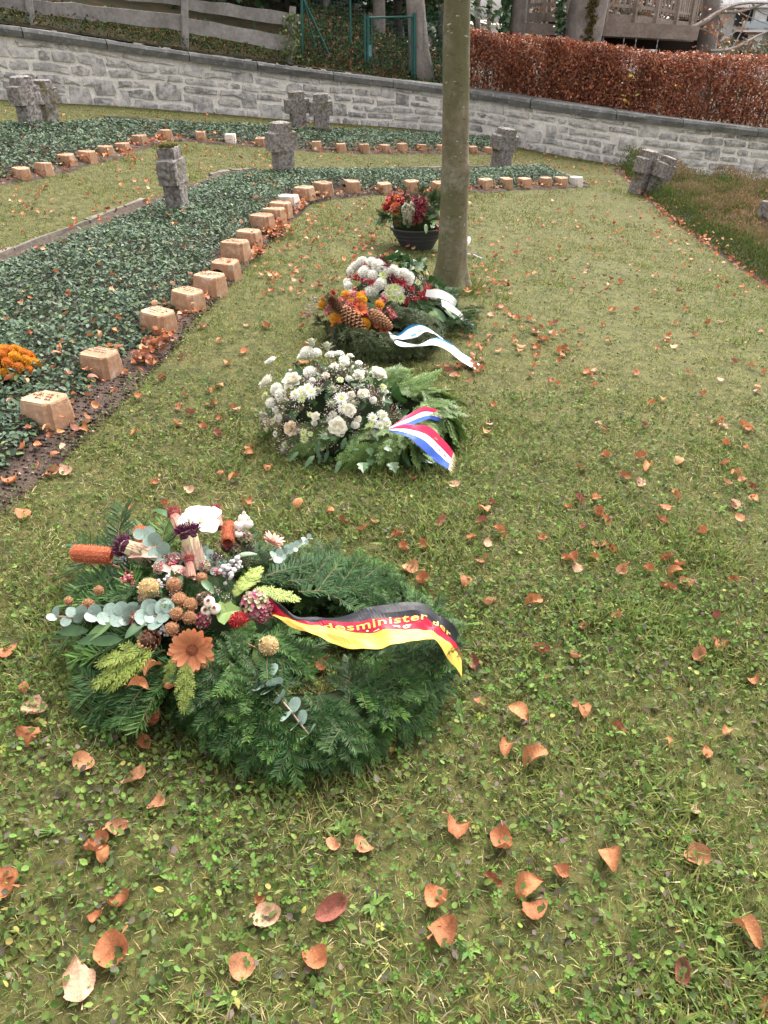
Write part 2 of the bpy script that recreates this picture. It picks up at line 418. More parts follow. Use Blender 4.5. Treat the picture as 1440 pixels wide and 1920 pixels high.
print('wall len', WLEN, 'heights', WLN[::25, 3], 'y', WLN[::25, 1])
def wpt(s, v=0.0, out=0.0):                      # along the wall, height fraction, out towards the lawn
    p = np.array([np.interp(s, ws, WLN[:, c]) for c in range(4)])
    p2 = np.array([np.interp(min(s + .05, WLEN), ws, WLN[:, c]) for c in range(2)]); p1 = np.array([np.interp(max(s - .05, 0), ws, WLN[:, c]) for c in range(2)])
    t = nrm(p2 - p1); n = np.array([t[1], -t[0]])
    return np.array([p[0] + n[0] * out, p[1] + n[1] * out, p[2] - .05 + (p[3] + .05) * v])
def wx(x):                                       # wall line at world x: y, top z, s
    i = np.interp(x, WLN[:, 0], np.arange(200)); g = lambda c: np.interp(i, np.arange(200), WLN[:, c])
    return g(1), g(2) + g(3), np.interp(i, np.arange(200), ws)
wall = empty('stone_wall', wpt(WLEN / 2, .06), 'long grey rubble stone wall with pale mortar and dark coping', 'wall')
S = np.linspace(0, WLEN, 130); mb = MB(); V = []; Fc = []
for s in S:
    V += [wpt(s, 0, 0), wpt(s, .93, 0), wpt(s, .93, -.32), wpt(s, 0, -.32)]
for i in range(len(S) - 1):
    for k in range(4): Fc.append((i * 4 + k, i * 4 + (k + 1) % 4, i * 4 + 4 + (k + 1) % 4, i * 4 + 4 + k))
mb.add(V, Fc, (.6, .6, .6)).build('mortar', M['mortar'], wall)
r2 = np.random.default_rng(11)
rows = [0, .19, .335, .47, .60, .74, .835, .925]; nst = 0
taken = []
for ri in range(len(rows) - 1):
    s = .05 + r2.uniform(0, .2)
    while s < WLEN - .4:
        w = r2.uniform(.17, .55) * (1.1 if ri == 0 else .95)
        v0, v1 = rows[ri] + .0, rows[ri + 1]
        if any(a < s + w * .5 < b for (a, b, rr) in taken if rr == ri): s += .12; continue
        if ri < len(rows) - 2 and r2.random() < .17: v1 = rows[ri + 2]; taken.append((s - .02, s + w + .02, ri + 1)); w *= .75
        g = .017
        H = np.interp(s + w / 2, ws, WLN[:, 3])
        wob = lambda: r2.normal(0, .012)
        gv = g / H
        prof = []
        cs = [(0 + .02, 0), (.5, -.006 / H), (1 - .02, 0), (1, .18), (1, .8), (1 - .07, 1), (.5, 1 + .004 / H), (.06, 1), (0, .78), (0, .2)]
        for a_, b_ in cs: ss_ = s + g + (w - 2 * g) * a_; vv_ = v0 + gv + (v1 - v0 - 2 * gv) * b_; prof.append((ss_ + wob(), vv_ + wob() / H * .6 + (.07 * (float(vn(ss_ * .9, vv_ * 2.5)) - .5) if .1 < vv_ < .85 else 0)))
        out = r2.uniform(.006, .028)
        V = [wpt(a_, b_, -.02) for a_, b_ in prof]
        ca, cb = np.mean(prof, 0)
        V += [wpt(ca + (a_ - ca) * .96, cb + (b_ - cb) * .93, out + r2.normal(0, .003)) for a_, b_ in prof] + [wpt(ca, cb, out + r2.uniform(.004, .016))]
        n = len(prof); Fc = [(k, (k + 1) % n, n + (k + 1) % n, n + k) for k in range(n)] + [(n + k, n + (k + 1) % n, 2 * n) for k in range(n)]
        c0 = np.array(V[-1]); m_ = MB().add(np.array(V) - c0, Fc)
        m_.build('stone', M['wallstone'], wall, Matrix.Translation(Vector(c0.tolist()))); nst += 1
        s += w
print('wall stones', nst)
s = 0.0; ncop = 0
while s < WLEN - .2:
    w = min(r2.uniform(.95, 1.5), WLEN - s); V = []; ss = np.linspace(s + .006, s + w - .006, 5); th = r2.uniform(.05, .062)
    H = np.interp(s, ws, WLN[:, 3])
    for q_ in ss:
        a0 = 1 - .115 / H
        jj = r2.normal(0, .005, 6)
        V += [wpt(q_, a0, .07 + jj[0]), wpt(q_, a0 + (th + .012) / H, .085 + jj[1]), wpt(q_, 1 - .012 / H, .062 + jj[2]), wpt(q_, 1.0 + jj[3] / H, .02), wpt(q_, 1.0, -.34), wpt(q_, a0, -.34)]
    Fc = [(i * 6 + k, i * 6 + (k + 1) % 6, i * 6 + 6 + (k + 1) % 6, i * 6 + 6 + k) for i in range(4) for k in range(6)] + [tuple(range(6))[::-1], tuple(range(24, 30))]
    MB().add(V, Fc).build('coping_stone', M['coping'], wall); s += w; ncop += 1

# ---- hillside behind the wall
def UP(x, d):                                    # height of the ground d behind the wall at world x
    k = .16 - .16 * sstep(-.8, 1.2, x) - .05 * sstep(2, 4, x)
    yw, zt, _ = wx(x)
    return zt - .05 + k * np.minimum(d, 7) + .06 * (fbm(x * 1.5, d * 1.5) - .5) * np.minimum(d, 1)
xs = np.linspace(WLN[0, 0] + .02, WLN[-1, 0] - .02, 90); ds = np.r_[.28, np.linspace(.5, 4, 18), np.linspace(4.5, 24, 20)]
V = []
for x in xs:
    yw = float(wx(x)[0])
    for d in ds: V.append([x * (1 + .03 * d), yw + d, float(UP(x, d))])
i = np.arange(len(V)).reshape(len(xs), len(ds)); q = np.stack([i[:-1, :-1], i[1:, :-1], i[1:, 1:], i[:-1, 1:]], -1).reshape(-1, 4)
setp(link(bpy.data.objects.new('hillside', meshdata('hillside', V, q, None, M['bank'], True))), 'leaf strewn bank rising behind the stone wall', None, None, 'structure')
def up_at(x, y):
    yw = float(wx(x)[0]); return float(UP(x, max(y - yw, .3)))

# ---- stone edging behind the beds
def edging(name, pts, label, w=.065, h=.028, step=.7):
    L = resample(pts, max(3, int(np.linalg.norm(np.diff(pts, axis=0), axis=1).sum() / step) + 1))
    e = empty(name, [L[0][0], L[0][1], T(L[0][0], L[0][1])], label, 'edging')
    for a, b in zip(L[:-1], L[1:]):
        t = nrm(b - a); n = np.array([-t[1], t[0], 0]); m_ = MB(); V = []
        for q_ in np.linspace(0.008, .992, 4):
            p = a + (b - a) * q_; z = T(p[0], p[1]); j = rng.normal(0, .005, 4)
            for o_, zz in ((-w / 2 + j[0], -.03), (-w / 2 + .01 + j[1], h + j[3]), (w / 2 - .01, h + j[2]), (w / 2, -.03)): V.append([p[0] + n[0] * o_, p[1] + n[1] * o_, z + zz])
        Fc = [(i * 4 + k, i * 4 + k + 1, i * 4 + 5 + k, i * 4 + 4 + k) for i in range(3) for k in range(3)] + [(0, 1, 2, 3), (15, 14, 13, 12)]
        m_.add(V, Fc).build('edging_stone', M['edging'], e)
edging('bed_edging', PL([(-140, 545), (0, 480), (130, 432), (270, 378)], 30), 'narrow concrete edging along the back of the front ivy bed')
edging('bed_edging', PL([(395, 331), (440, 322), (480, 321)], 12), 'short weathered edging piece behind the mossy stone cross')
edging('bed_edging', PL([(620, 321), (720, 319), (830, 317), (930, 315), (1010, 312)], 30), 'pale timber-like edging at the far side of the front ivy bed')
edging('bed_edging', PL([(1012, 312), (1050, 325), (1102, 348)], 12), 'edging at the pointed right end of the front ivy bed')
edging('bed_edging', PL([(195, 222), (420, 234), (600, 244), (760, 251)], 30), 'stone edging of the rear ivy bed below the wall')

# ================================================================== GRASS AND GROUND COVER
def in_view(x, y, m=.45): return (np.abs(x) < .56 * y + .62 + m) & (y > .28)
def ptsin(x0, x1, y0, y1, dens, r):
    n = int((x1 - x0) * (y1 - y0) * dens); x = r.uniform(x0, x1, n); y = r.uniform(y0, y1, n)
    k = in_view(x, y); return x[k], y[k]
wall_y = lambda x: np.interp(x, WLN[:, 0], WLN[:, 1])
def on_lawn(x, y, m=.0):
    k = (y < wall_y(x) - .03)
    k &= ~(inside(POLY1, x, y) & (dist_poly(F1, x, y) > .03 + .10 * vn(x * 7, y * 7)))
    k &= ~(inside(POLY2, x, y) & (dist_poly(F2, x, y) > .03 + .06 * vn(x * 7, y * 7)))
    k &= ~(inside(POLYH, x, y) & (dist_poly(HF, x, y) > .05)); return k
r = np.random.default_rng(21)
G = np.array([(.085, .145, .03), (.125, .185, .04), (.18, .21, .055), (.26, .24, .09), (.36, .31, .175), (.15, .105, .05)])
sets = []
for (y0, y1, dens, hgt, wd) in ((.25, 2.2, 21000, .048, .86), (2.2, 4.2, 14000, .043, 1.0), (4.2, 7.5, 6000, .038, 1.6), (7.5, 15, 2500, .038, 2.6)):
    x, y = ptsin(-9, 9.5, max(.25, y0 - .5), y1 + .5, dens, r); k = on_lawn(x, y) & (r.random(len(x)) < (1.0 if y0 < .5 else sstep(y0 - .5, y0 + .5, y)) * (1 - sstep(y1 - .5, y1 + .5, y))); x, y = x[k], y[k]
    far = sstep(3, 8, y)
    pn = fbm(x * 1.1 + 5, y * 1.1); pn2 = fbm(x * 4 + 9, y * 4 + 3)
    dry = np.clip((pn - .40) * 2.6 + (pn2 - .5) * 1.4 + .10 * far, 0, 1)
    u = r.random(len(x))
    ci = np.where(u < .13 + .27 * dry, 3, np.where(u < .18 + .42 * dry, 4, np.where(u < .62 + .2 * dry, 2, np.where(u < .76, 1, np.where(u < .88, 0, 5)))))
    c = G[ci] * (1 + r.normal(0, .27, (len(x), 1))) * (1 + r.normal(0, .06, (len(x), 3)))
    c = c * (1 - .3 * far[:, None]) + np.array([.19, .185, .036]) * .3 * far[:, None]; c = c * (1 - far[:, None] * (.34 * (pn[:, None] - .35) + .5 * (pn2[:, None] - .5) + .08))
    a = r.uniform(0, 2 * math.pi, len(x)); lean = np.abs(r.normal(.5, .4, len(x))); lean = np.where(ci >= 3, lean + .55, lean)
    up = np.stack([np.cos(a) * np.sin(lean), np.sin(a) * np.sin(lean), np.cos(lean)], -1)
    tw = a + r.normal(0, .8, len(x)); fwd = np.stack([np.cos(tw), np.sin(tw), 0 * a], -1)
    R = basis(up, fwd)[:, :, [1, 2, 0]]; R[:, :, 0] *= wd
    tuft = vn(x * 6 + 3, y * 6) ** 2
    h = hgt * r.uniform(.45, 1.15, len(x)) * (.7 + .7 * tuft) * (1 - .25 * dry)
    sets.append((*(BLADE if y0 < 4 else BLADE1), np.stack([x, y, T(x, y) - .003], -1), R, h, np.clip(c, .01, .8)))
setp(scatter_obj('grass', sets, M['grass']), 'short matted autumn grass with straw and moss', 'grass', None, 'stuff')
# broad leaved weeds, clover
sets = []
WC = [(.075, .12, .028), (.095, .145, .032), (.13, .175, .045), (.07, .10, .036), (.10, .082, .06), (.125, .095, .085), (.24, .21, .06), (.16, .21, .055)]
WW = [3, 3, 1.6, 2.4, .9, .35, .22, .3]
for (y0, y1, dens, sc) in ((.25, 2.0, 6200, .95), (2.0, 3.6, 3000, .9), (3.6, 6.5, 450, 1.0)):
    x, y = ptsin(-6, 6, y0, y1, dens, r); k = on_lawn(x, y); x, y = x[k], y[k]
    pn = fbm(x * 1.6 + 50, y * 1.6); k = r.random(len(x)) < np.clip((pn - .2) * 3.0, .5, 1); x, y = x[k], y[k]
    n = len(x); kind = r.random(n) + (fbm(x * 2.5 + 80, y * 2.5) - .5)
    z = T(x, y) + r.uniform(.004, .030, n)
    pos = np.stack([x, y, z], -1); R = randR(n, .85, r); c = pick(WC, WW, n, .2, r)
    a = kind < .45; sets.append((*ROUND, pos[a], R[a], r.uniform(.008, .0175, a.sum()) * sc, c[a]))
    a = (kind >= .45) & (kind < .8); sets.append((*(LEAF8 if y0 < 1 else LEAF4), pos[a], R[a], r.uniform(.012, .026, a.sum()) * sc, c[a]))
    a = kind >= .8; sets.append((*CLOVER, pos[a], R[a], r.uniform(.013, .022, a.sum()) * sc, c[a] * [.85, 1.1, .8]))
setp(scatter_obj('lawn_weeds', sets, M['weed']), 'clover, ground ivy and small broad leaved weeds in the lawn', 'weeds', None, 'stuff')
# rosettes of longer leaves
sets = []
for (px, py) in [(1170, 1550), (860, 1340), (1060, 1320), (700, 1700), (300, 1640), (430, 1880), (880, 1780), (1300, 1700), (1040, 1560), (100, 1560), (640, 1560), (1240, 1480), (60, 1150), (970, 930), (1350, 960)]:
    p = P(px, py); n = r.integers(6, 10); a = r.uniform(0, 6.28, n); e = r.uniform(.2, .7, n)
    xd = np.stack([np.cos(a) * np.cos(e), np.sin(a) * np.cos(e), np.sin(e)], -1)
    sets.append((LEAF8[0] * [1, .55, 1], LEAF8[1], np.repeat(p[None] + [0, 0, .004], n, 0), basis(xd, np.array([0, 0, 1.0]) + 0 * xd), r.uniform(.022, .042, n), pick([(.13, .21, .05), (.10, .17, .045)], [1, 1], n, .15, r)))
setp(scatter_obj('lawn_rosettes', sets, M['weed']), 'rosettes of long green leaves among the grass', 'weeds', None, 'stuff')

# periwinkle beds
CLEAR = [P(a - 20, b - 3)[:2] for a, b in ((404, 559), (455, 495), (437, 530), (577, 380), (657, 365))]
VC = [(.042, .072, .043), (.055, .09, .055), (.075, .115, .072), (.10, .14, .096), (.07, .105, .042), (.11, .15, .06)]
def cover(name, poly, front, dens, size, label, gap, seed, hmax=.11, back=None, bgap=.12):
    r = np.random.default_rng(seed); x0, y0 = poly[:, 0].min(), poly[:, 1].min(); x1, y1 = poly[:, 0].max(), poly[:, 1].max()
    n = int((x1 - x0) * (y1 - y0) * dens); x = r.uniform(x0, x1, n); y = r.uniform(y0, y1, n)
    k = inside(poly, x, y) & in_view(x, y, .8); x, y = x[k], y[k]; d = dist_poly(front, x, y)
    for hx, hy in CLEAR:
        k = np.hypot(x - hx, y - hy) > .13; x, y, d = x[k], y[k], d[k]
    dB = dist_poly(back, x, y); k = dB > bgap; x, y, d, dB = x[k], y[k], d[k], dB[k]
    edge = gap + .08 * (1 - sstep(3.0, 4.5, y)) + .16 * (vn(x * 3.3 + seed, y * 3.3) - .35); k = d > edge; x, y, d, edge, dB = x[k], y[k], d[k], edge[k], dB[k]
    top = (.035 + (hmax - .035) * sstep(0, .22, d - edge)) * (.55 + .9 * fbm(x * 3.5, y * 3.5)) * (.35 + .65 * sstep(bgap, bgap + .45, dB))
    n = len(x); u = r.random(n) ** .35; z = T(x, y) + .01 + top * u
    R = randR(n, .75, r); c = pick(VC, [2, 3, 3, 2, 1.2, .5], n, .2, r) * (.9 + .35 * vn(x * 2, y * 2))[:, None]
    s = r.uniform(.6, 1.4, n) * size
    return setp(scatter_obj(name, [(*tm, np.stack([x, y, z], -1)[kk], R[kk], s[kk], np.clip(c, .01, .6)[kk]) for tm, kk in ((LEAF8, y < 4.2), (LEAF4, y >= 4.2))] if size < .034 else [(*LEAF4, np.stack([x, y, z], -1), R, s, np.clip(c, .01, .6))], M['vinca']), label, 'ground cover', None, 'stuff')
cover('periwinkle_cover', POLY1, F1, 5600, .030, 'dark green periwinkle ground cover in the front bed', .12, 5, .11, B1, .16)
cover('periwinkle_cover', POLY2, F2, 2600, .038, 'dark green periwinkle ground cover in the rear bed', .12, 6, .10, B2, .10)

# heather
HC = P(1432, 452)[:2]
def heather(name, poly, front, dens, h, label, seed, gap):
    r = np.random.default_rng(seed); x0, y0 = poly[:, 0].min(), poly[:, 1].min(); x1, y1 = poly[:, 0].max(), poly[:, 1].max()
    n = int((x1 - x0) * (y1 - y0) * dens); x = r.uniform(x0, x1, n); y = r.uniform(y0, y1, n)
    k = inside(poly, x, y) & (np.hypot(x - HC[0], y - HC[1]) > .26); x, y = x[k], y[k]; d = dist_poly(front, x, y); k = d > gap; x, y, d = x[k], y[k], d[k]
    top = h * (.25 + .75 * sstep(0, .16, d - gap)) * (.15 + 1.7 * fbm(x * 3.1, y * 3.1, 2)); n = len(x)
    u = r.random(n) ** .6; z = T(x, y) + top * u * .95
    a = r.uniform(0, 6.28, n); le = np.abs(r.normal(.6, .4, n)); up = np.stack([np.cos(a) * np.sin(le), np.sin(a) * np.sin(le), np.cos(le)], -1)
    tip = sstep(.55, .95, u)[:, None] * sstep(.1, .3, d - gap)[:, None] * (.25 + .8 * fbm(x * 1.3 + 9, y * 1.3))[:, None]
    c = pick([(.06, .095, .028), (.09, .13, .036), (.13, .155, .045)], [1, 1, .8], n, .2, r) * (1 - tip) + pick([(.32, .19, .12), (.24, .125, .095), (.38, .27, .17), (.19, .15, .07), (.32, .18, .17)], [2, 1.5, 1, 1.4, .6], n, .2, r) * tip
    sp_ = (np.array([[0, 0, 0], [.35, .13, 0], [.35, -.13, 0], [1, 0, .04], [.4, 0, .12]]), np.array([[0, 4, 1], [0, 2, 4], [1, 4, 3], [4, 2, 3]]))
    R = basis(up, np.stack([np.cos(a + 1.5), np.sin(a + 1.5), 0 * a], -1))
    return setp(scatter_obj(name, [(*sp_, np.stack([x, y, z], -1), R, r.uniform(.025, .050, n), np.clip(c, .01, .7))], M['weed']), label, 'heather', None, 'stuff')
heather('heather', POLYH, HF, 5600, .25, 'rust and green heather planted in the near bed on the right', 31, .10)
heather('heather', POLYH2, H2F, 4800, .22, 'pinkish brown heather in the smaller bed below the wall', 32, .0)

# ================================================================== NAME STONES
def name_stone_mesh(hole, v):
    L, Wd, H = .180, .140, .118; tp = .90; rr = np.random.default_rng(100 + v)
    def ring(sx, sy, z):                         # plan with set-in corners
        a, b = L / 2 * sx, Wd / 2 * sy; c = .024; k = .70 * c
        p = [(a, b - c), (a - k, b - k), (a - c, b), (-a + c, b), (-a + k, b - k), (-a, b - c), (-a, -b + c), (-a + k, -b + k), (-a + c, -b), (a - c, -b), (a - k, -b + k), (a, -b + c)]
        return [[x, y, z] for x, y in p]
    V = ring(1.06, 1.08, -.05) + ring(1.03, 1.04, .05) + ring(.97, .97, H - .008) + ring(.93, .92, H)
    V = np.array(V) + rr.normal(0, .0012, (48, 3)); Fc = []
    for i in range(3):
        for k in range(12): Fc.append((i * 12 + k, i * 12 + (k + 1) % 12, i * 12 + 12 + (k + 1) % 12, i * 12 + 12 + k))
    Fc.append(tuple(range(36, 48)))
    mb = MB().add(V, Fc); return mb
NSM = {(h, pale): name_stone_mesh(h, int(h) + 2 * pale).data('name_stone_body', M['clinkerpale'] if pale else M['clinker']) for h in (0, 1) for pale in (0, 1)}
def marks_mesh(seed):                            # worn, illegible engraved strokes
    r = np.random.default_rng(seed); mb = MB()
    for ln, yy in enumerate((.032, .008, -.018)):
        x = -.075 + r.uniform(0, .02)
        while x < .07 - (.02 if ln == 1 else 0):
            if r.random() < .8:
                w, h = r.uniform(.003, .009), r.uniform(.004, .012)
                box(mb, (x, yy, .1183), (w, h, .0012), zbasis((0, 0, 1), r.normal(0, .3)), (.05, .03, .022))
            x += r.uniform(.009, .015)
    return mb.data('engraving', M['core'])
MKM = [marks_mesh(i) for i in range(5)]
def hole_mesh():
    mb = MB(); V = [[0, 0, 0]]
    for a in np.linspace(0, 2 * math.pi, 13)[:-1]: V.append([.037 * math.cos(a), 0, .019 * math.sin(a) * (1.0 if math.sin(a) > 0 else .7)])
    V = np.array(V); V2 = V.copy(); V2[:, 1] += .003
    mb.add(np.vstack([V2]), [(0, 1 + (k + 1) % 12, 1 + k) for k in range(12)], (.008, .006, .005)); return mb.data('hole', M['core'])
HM = hole_mesh()
R1 = [(103, 810), (202, 717), (307, 633), (362, 590), (404, 559), (437, 530), (455, 495), (478, 468), (502, 441), (523, 423), (536, 414), (551, 396), (577, 380), (608, 371), (657, 365), (718, 365), (769, 364), (821, 365), (910, 358), (947, 356), (982, 355), (1022, 353), (1051, 352), (1080, 351)]
H1 = {4, 6, 5, 12, 14}; PALE1 = {11, 23}
R2 = [(40, 340), (86, 332), (130, 315), (168, 308), (204, 297), (237, 290), (269, 276), (312, 266), (372, 266), (425, 270), (482, 275), (588, 284), (636, 287), (681, 288), (720, 288), (754, 287), (790, 286), (823, 285), (884, 288), (913, 289)]
PALE2 = {9}
ORD = 'first second third fourth fifth sixth seventh eighth ninth tenth eleventh twelfth thirteenth fourteenth fifteenth sixteenth seventeenth eighteenth nineteenth twentieth twenty-first twenty-second twenty-third twenty-fourth'.split()
def stones(rowpx, front, holes, pale, what, grp, inset):
    pts = np.array([P(*q) for q in rowpx])
    for i, p in enumerate(pts):
        a = pts[max(i - 1, 0)]; b = pts[min(i + 1, len(pts) - 1)]; t = nrm((b - a)[:2]); n = np.array([t[1], -t[0]])      # n to the lawn
        ang = math.atan2(n[1], n[0]) - .30 + rng.normal(0, .07)
        c = p[:2] - n * .055 + t * .062
        z = T(c[0], c[1]) + .004 + rng.normal(0, .006)
        R = np.array([[math.cos(ang), -math.sin(ang), 0], [math.sin(ang), math.cos(ang), 0], [0, 0, 1.0]]) @ zbasis((rng.normal(0, .03), rng.normal(0, .03), 1))
        col = 'pale bleached' if i in pale else 'terracotta'
        hs_ = ' with side hole' if i in holes else ''
        e = empty('name_stone', [c[0], c[1], z], f'{col} name stone{hs_}, {ORD[i]} {what}', 'name stone', grp)
        inst('block', NSM[(0, int(i in pale))], e, [c[0], c[1], z], R, inset * rng.uniform(.95, 1.05) * (.92 if i > 14 else 1))
        inst('engraving', MKM[i % 5], e, [c[0], c[1], z + .008], R, inset)
        if i in holes:
            inst('hole', HM, e, np.array([c[0], c[1], z]) + R @ np.array([-.02, -.0735, .062]), R)
stones(R1, F1, H1, PALE1, 'along the front bed from the orange flowers', 'name stones of the front ivy bed', 1.0)
stones(R2, F2, set(), PALE2, 'along the rear bed, counted from the left', 'name stones of the rear ivy bed', .84)

# ================================================================== STONE CROSSES
def cross(base, toppy, toppx, yaw, lean, label, seed, wide=1.0, mossy=False):
    r = np.random.default_rng(seed); p = P(*base); H = at(toppx, toppy, p[1])[2] - p[2] + .06; H = max(H, .4)
    w, dpt, arm = .145 * wide, .135 * wide, .046 * wide
    zs = np.r_[np.linspace(-.08, .50 * H, 7), np.linspace(.535 * H, .83 * H, 5), np.linspace(.86 * H, H, 3)]
    def grid(x0, x1, y0, y1, z0, z1, nx, ny, nz):
        import itertools
        X = np.linspace(x0, x1, nx); Y_ = np.linspace(y0, y1, ny); Zz = np.linspace(z0, z1, nz); V = {}; Fc = []; L = []
        def vid(i, j, k):
            if (i, j, k) not in V: V[(i, j, k)] = len(L); L.append([X[i], Y_[j], Zz[k]])
            return V[(i, j, k)]
        for i in range(nx - 1):
            for j in range(ny - 1):
                Fc += [(vid(i, j, nz - 1), vid(i + 1, j, nz - 1), vid(i + 1, j + 1, nz - 1), vid(i, j + 1, nz - 1)), (vid(i, j, 0), vid(i, j + 1, 0), vid(i + 1, j + 1, 0), vid(i + 1, j, 0))]
        for i in range(nx - 1):
            for k in range(nz - 1):
                Fc += [(vid(i, 0, k), vid(i + 1, 0, k), vid(i + 1, 0, k + 1), vid(i, 0, k + 1)), (vid(i, ny - 1, k), vid(i, ny - 1, k + 1), vid(i + 1, ny - 1, k + 1), vid(i + 1, ny - 1, k))]
        for j in range(ny - 1):
            for k in range(nz - 1):
                Fc += [(vid(0, j, k), vid(0, j, k + 1), vid(0, j + 1, k + 1), vid(0, j + 1, k)), (vid(nx - 1, j, k), vid(nx - 1, j + 1, k), vid(nx - 1, j + 1, k + 1), vid(nx - 1, j, k + 1))]
        return np.array(L), Fc
    mb = MB()
    for (x0, x1, y0, y1, z0, z1, nx, ny, nz) in ((-w / 2, w / 2, -dpt / 2, dpt / 2, -.1, H, 7, 7, 22), (-w / 2 - arm, w / 2 + arm, -dpt / 2 - .004, dpt / 2 + .004, .50 * H, .84 * H, 11, 7, 9)):
        V, Fc = grid(x0, x1, y0, y1, z0, z1, nx, ny, nz)
        cxy = V.copy(); s_ = 1 - .06 * np.clip(V[:, 2] / H, 0, 1); V[:, 0] *= s_; V[:, 1] *= s_
        nz_ = fbm(V[:, 0] * 34 + V[:, 2] * 23 + seed, V[:, 1] * 34 + V[:, 2] * 29, 3) - .5
        d_ = nrm(np.c_[V[:, 0] / w, V[:, 1] / dpt, (V[:, 2] - H * .6) * .4])
        pit = (r.random(len(V)) < .09) * r.uniform(.003, .011, len(V))
        V = V + d_ * (nz_ * .016 - pit)[:, None]
        # rounded edges
        ex = np.abs(cxy[:, 0]) / max(abs(x0), abs(x1)); ey = np.abs(cxy[:, 1]) / max(abs(y0), abs(y1)); cr = ((ex > .98) & (ey > .98))
        V[cr] *= [.955, .955, 1]
        tp = (cxy[:, 2] > z1 - .001) & ((ex > .98) | (ey > .98)); V[tp, 2] -= .012
        mb.add(V, Fc)
    c, s = math.cos(yaw), math.sin(yaw); Rz = np.array([[c, -s, 0], [s, c, 0], [0, 0, 1.0]])
    R = basis(nrm(np.array([1.0, 0, 0]) * math.cos(lean) - np.array([0, 0, 1.0]) * math.sin(lean)), (math.sin(lean), 0, math.cos(lean))) @ Rz
    o = inst('stone_cross', mb.data('stone_cross', M['cross'], False), None, p - np.array([0, 0, .01]), R)
    setp(o, label, 'cross', 'weathered stone crosses')
    if mossy:
        mm = MB(); top = p + R @ np.array([0, 0, H])
        for k in range(60):
            q_ = R @ np.array([r.uniform(-.058, .058), r.uniform(-.052, .052), H - .004]) + p
            ball(mm, q_ - [0, 0, .006], (r.uniform(.012, .024), r.uniform(.012, .024), r.uniform(.010, .024)), np.array([.075, .07, .018]) * r.uniform(.6, 1.4), 6, 4)
        mm.build('moss_cap', M['core'], o)
    return o
cross((62, 246), 152, 60, 1.15, -.02, 'thick grey stone cross, left one of the pair by the left edge', 1, 1.35)
cross((94, 236), 158, 90, 1.1, .02, 'stone cross half hidden behind its twin near the left edge', 2, 1.2)
cross((337, 408), 286, 335, 1.42, -.03, 'single stone cross with a moss cap standing in the front ivy bed', 3, 1.1, True)
cross((533, 332), 238, 533, .62, -.01, 'dark pitted stone cross in the front ivy bed nearest the rear pair', 4, 1.3)
cross((561, 250), 178, 558, .35, -.03, 'taller rear stone cross, left of the pair below the wall', 5, 1.45)
cross((605, 256), 182, 604, .12, -.02, 'dark stone cross facing forward, right of the pair below the wall', 6, 1.45)
cross((937, 316), 247, 945, .5, .12, 'slightly leaning stone cross right of the tree trunk', 7, 1.5)
cross((1194, 362), 288, 1210, .7, .16, 'jagged leaning stone cross at the tip of the heather bed', 8, 1.35)
cross((1222, 368), 298, 1240, .75, .30, 'strongly leaning stone cross propped beside its jagged twin in heather', 9, 1.25)
cross((1437, 446), 371, 1436, .4, .05, 'stone cross cut by the right edge behind heather', 10, 1.35)

# ================================================================== MAIN TREE
tb = P(843, 540)
tr = empty('young_tree', tb, 'young tree with smooth grey-brown trunk standing in the lawn', 'tree')
pl = [at(843, 548, tb[1]), at(845, 520, tb[1]), at(849, 440, tb[1]), at(853, 300, tb[1]), at(855, 150, tb[1]), at(857, 0, tb[1])]
dr = nrm(pl[-1] - pl[-3])
pl += [pl[-1] + dr * .6, pl[-1] + dr * 1.5, pl[-1] + dr * 2.6 + [.08, 0, 0]]
ctr = catmull(pl, 60); zr = ctr[:, 2] - tb[2]
rad = np.interp(zr, [-.1, 0, .06, .18, .5, 1.4, 2.6, 4.2], [.165, .142, .116, .098, .089, .078, .072, .05])
rad = rad * (1 + .025 * (fbm(zr * 5, 0 * zr + 3) - .5)); rad += .007 * np.exp(-((zr - .72) / .05) ** 2)
mb = MB(); tube(mb, ctr, rad, 28, (.3, .3, .3)); V = mb.v[0]
V += nrm(V - np.repeat(ctr, 28, 0)) * ((fbm(V[:, 0] * 30 + V[:, 1] * 20, V[:, 2] * 9) - .5) * .012 + (fbm(V[:, 0] * 7 + 3, V[:, 2] * 2.2 + V[:, 1] * 7) - .5) * .02 + .02 * np.exp(-((V[:, 2] - tb[2] - .74) / .035) ** 2 - ((V[:, 0] - np.repeat(ctr[:, 0], 28) - .06) / .05) ** 2))[:, None]
th_ = np.tile(np.arange(28) * 2 * math.pi / 28, 60); zl = V[:, 2] - tb[2]; V += nrm((V - np.repeat(ctr, 28, 0)) * [1, 1, 0]) * (.032 * np.exp(-np.clip(zl, 0, 9) / .10) * (np.cos(th_ * 5 + 1) * .5 + np.cos(th_ * 3) * .5 + .3))[:, None]
mb.build('trunk', M['bark'], tr, None, True)
rt_ = np.random.default_rng(8); n = 900; a = rt_.uniform(0, 6.28, n); d_ = .13 + .12 * rt_.random(n) ** 1.5; x = tb[0] + np.cos(a) * d_; y = tb[1] + np.sin(a) * d_; le = np.abs(rt_.normal(.35, .25, n)); up = np.stack([np.cos(a) * np.sin(le), np.sin(a) * np.sin(le), np.cos(le)], -1); R = basis(up, np.stack([np.cos(a + 1), np.sin(a + 1), 0 * a], -1))[:, :, [1, 2, 0]]; R[:, :, 0] *= .8
setp(scatter_obj('tall_grass', [(*BLADE, np.stack([x, y, T(x, y) - .004], -1), R, rt_.uniform(.04, .10, n), pick(G[:5], [2, 2, 2, 1, .7], n, .25, rt_))], M['grass']), 'longer unmown grass round the foot of the tree', 'grass', None, 'stuff')
mb = MB(); tw = np.random.default_rng(5)
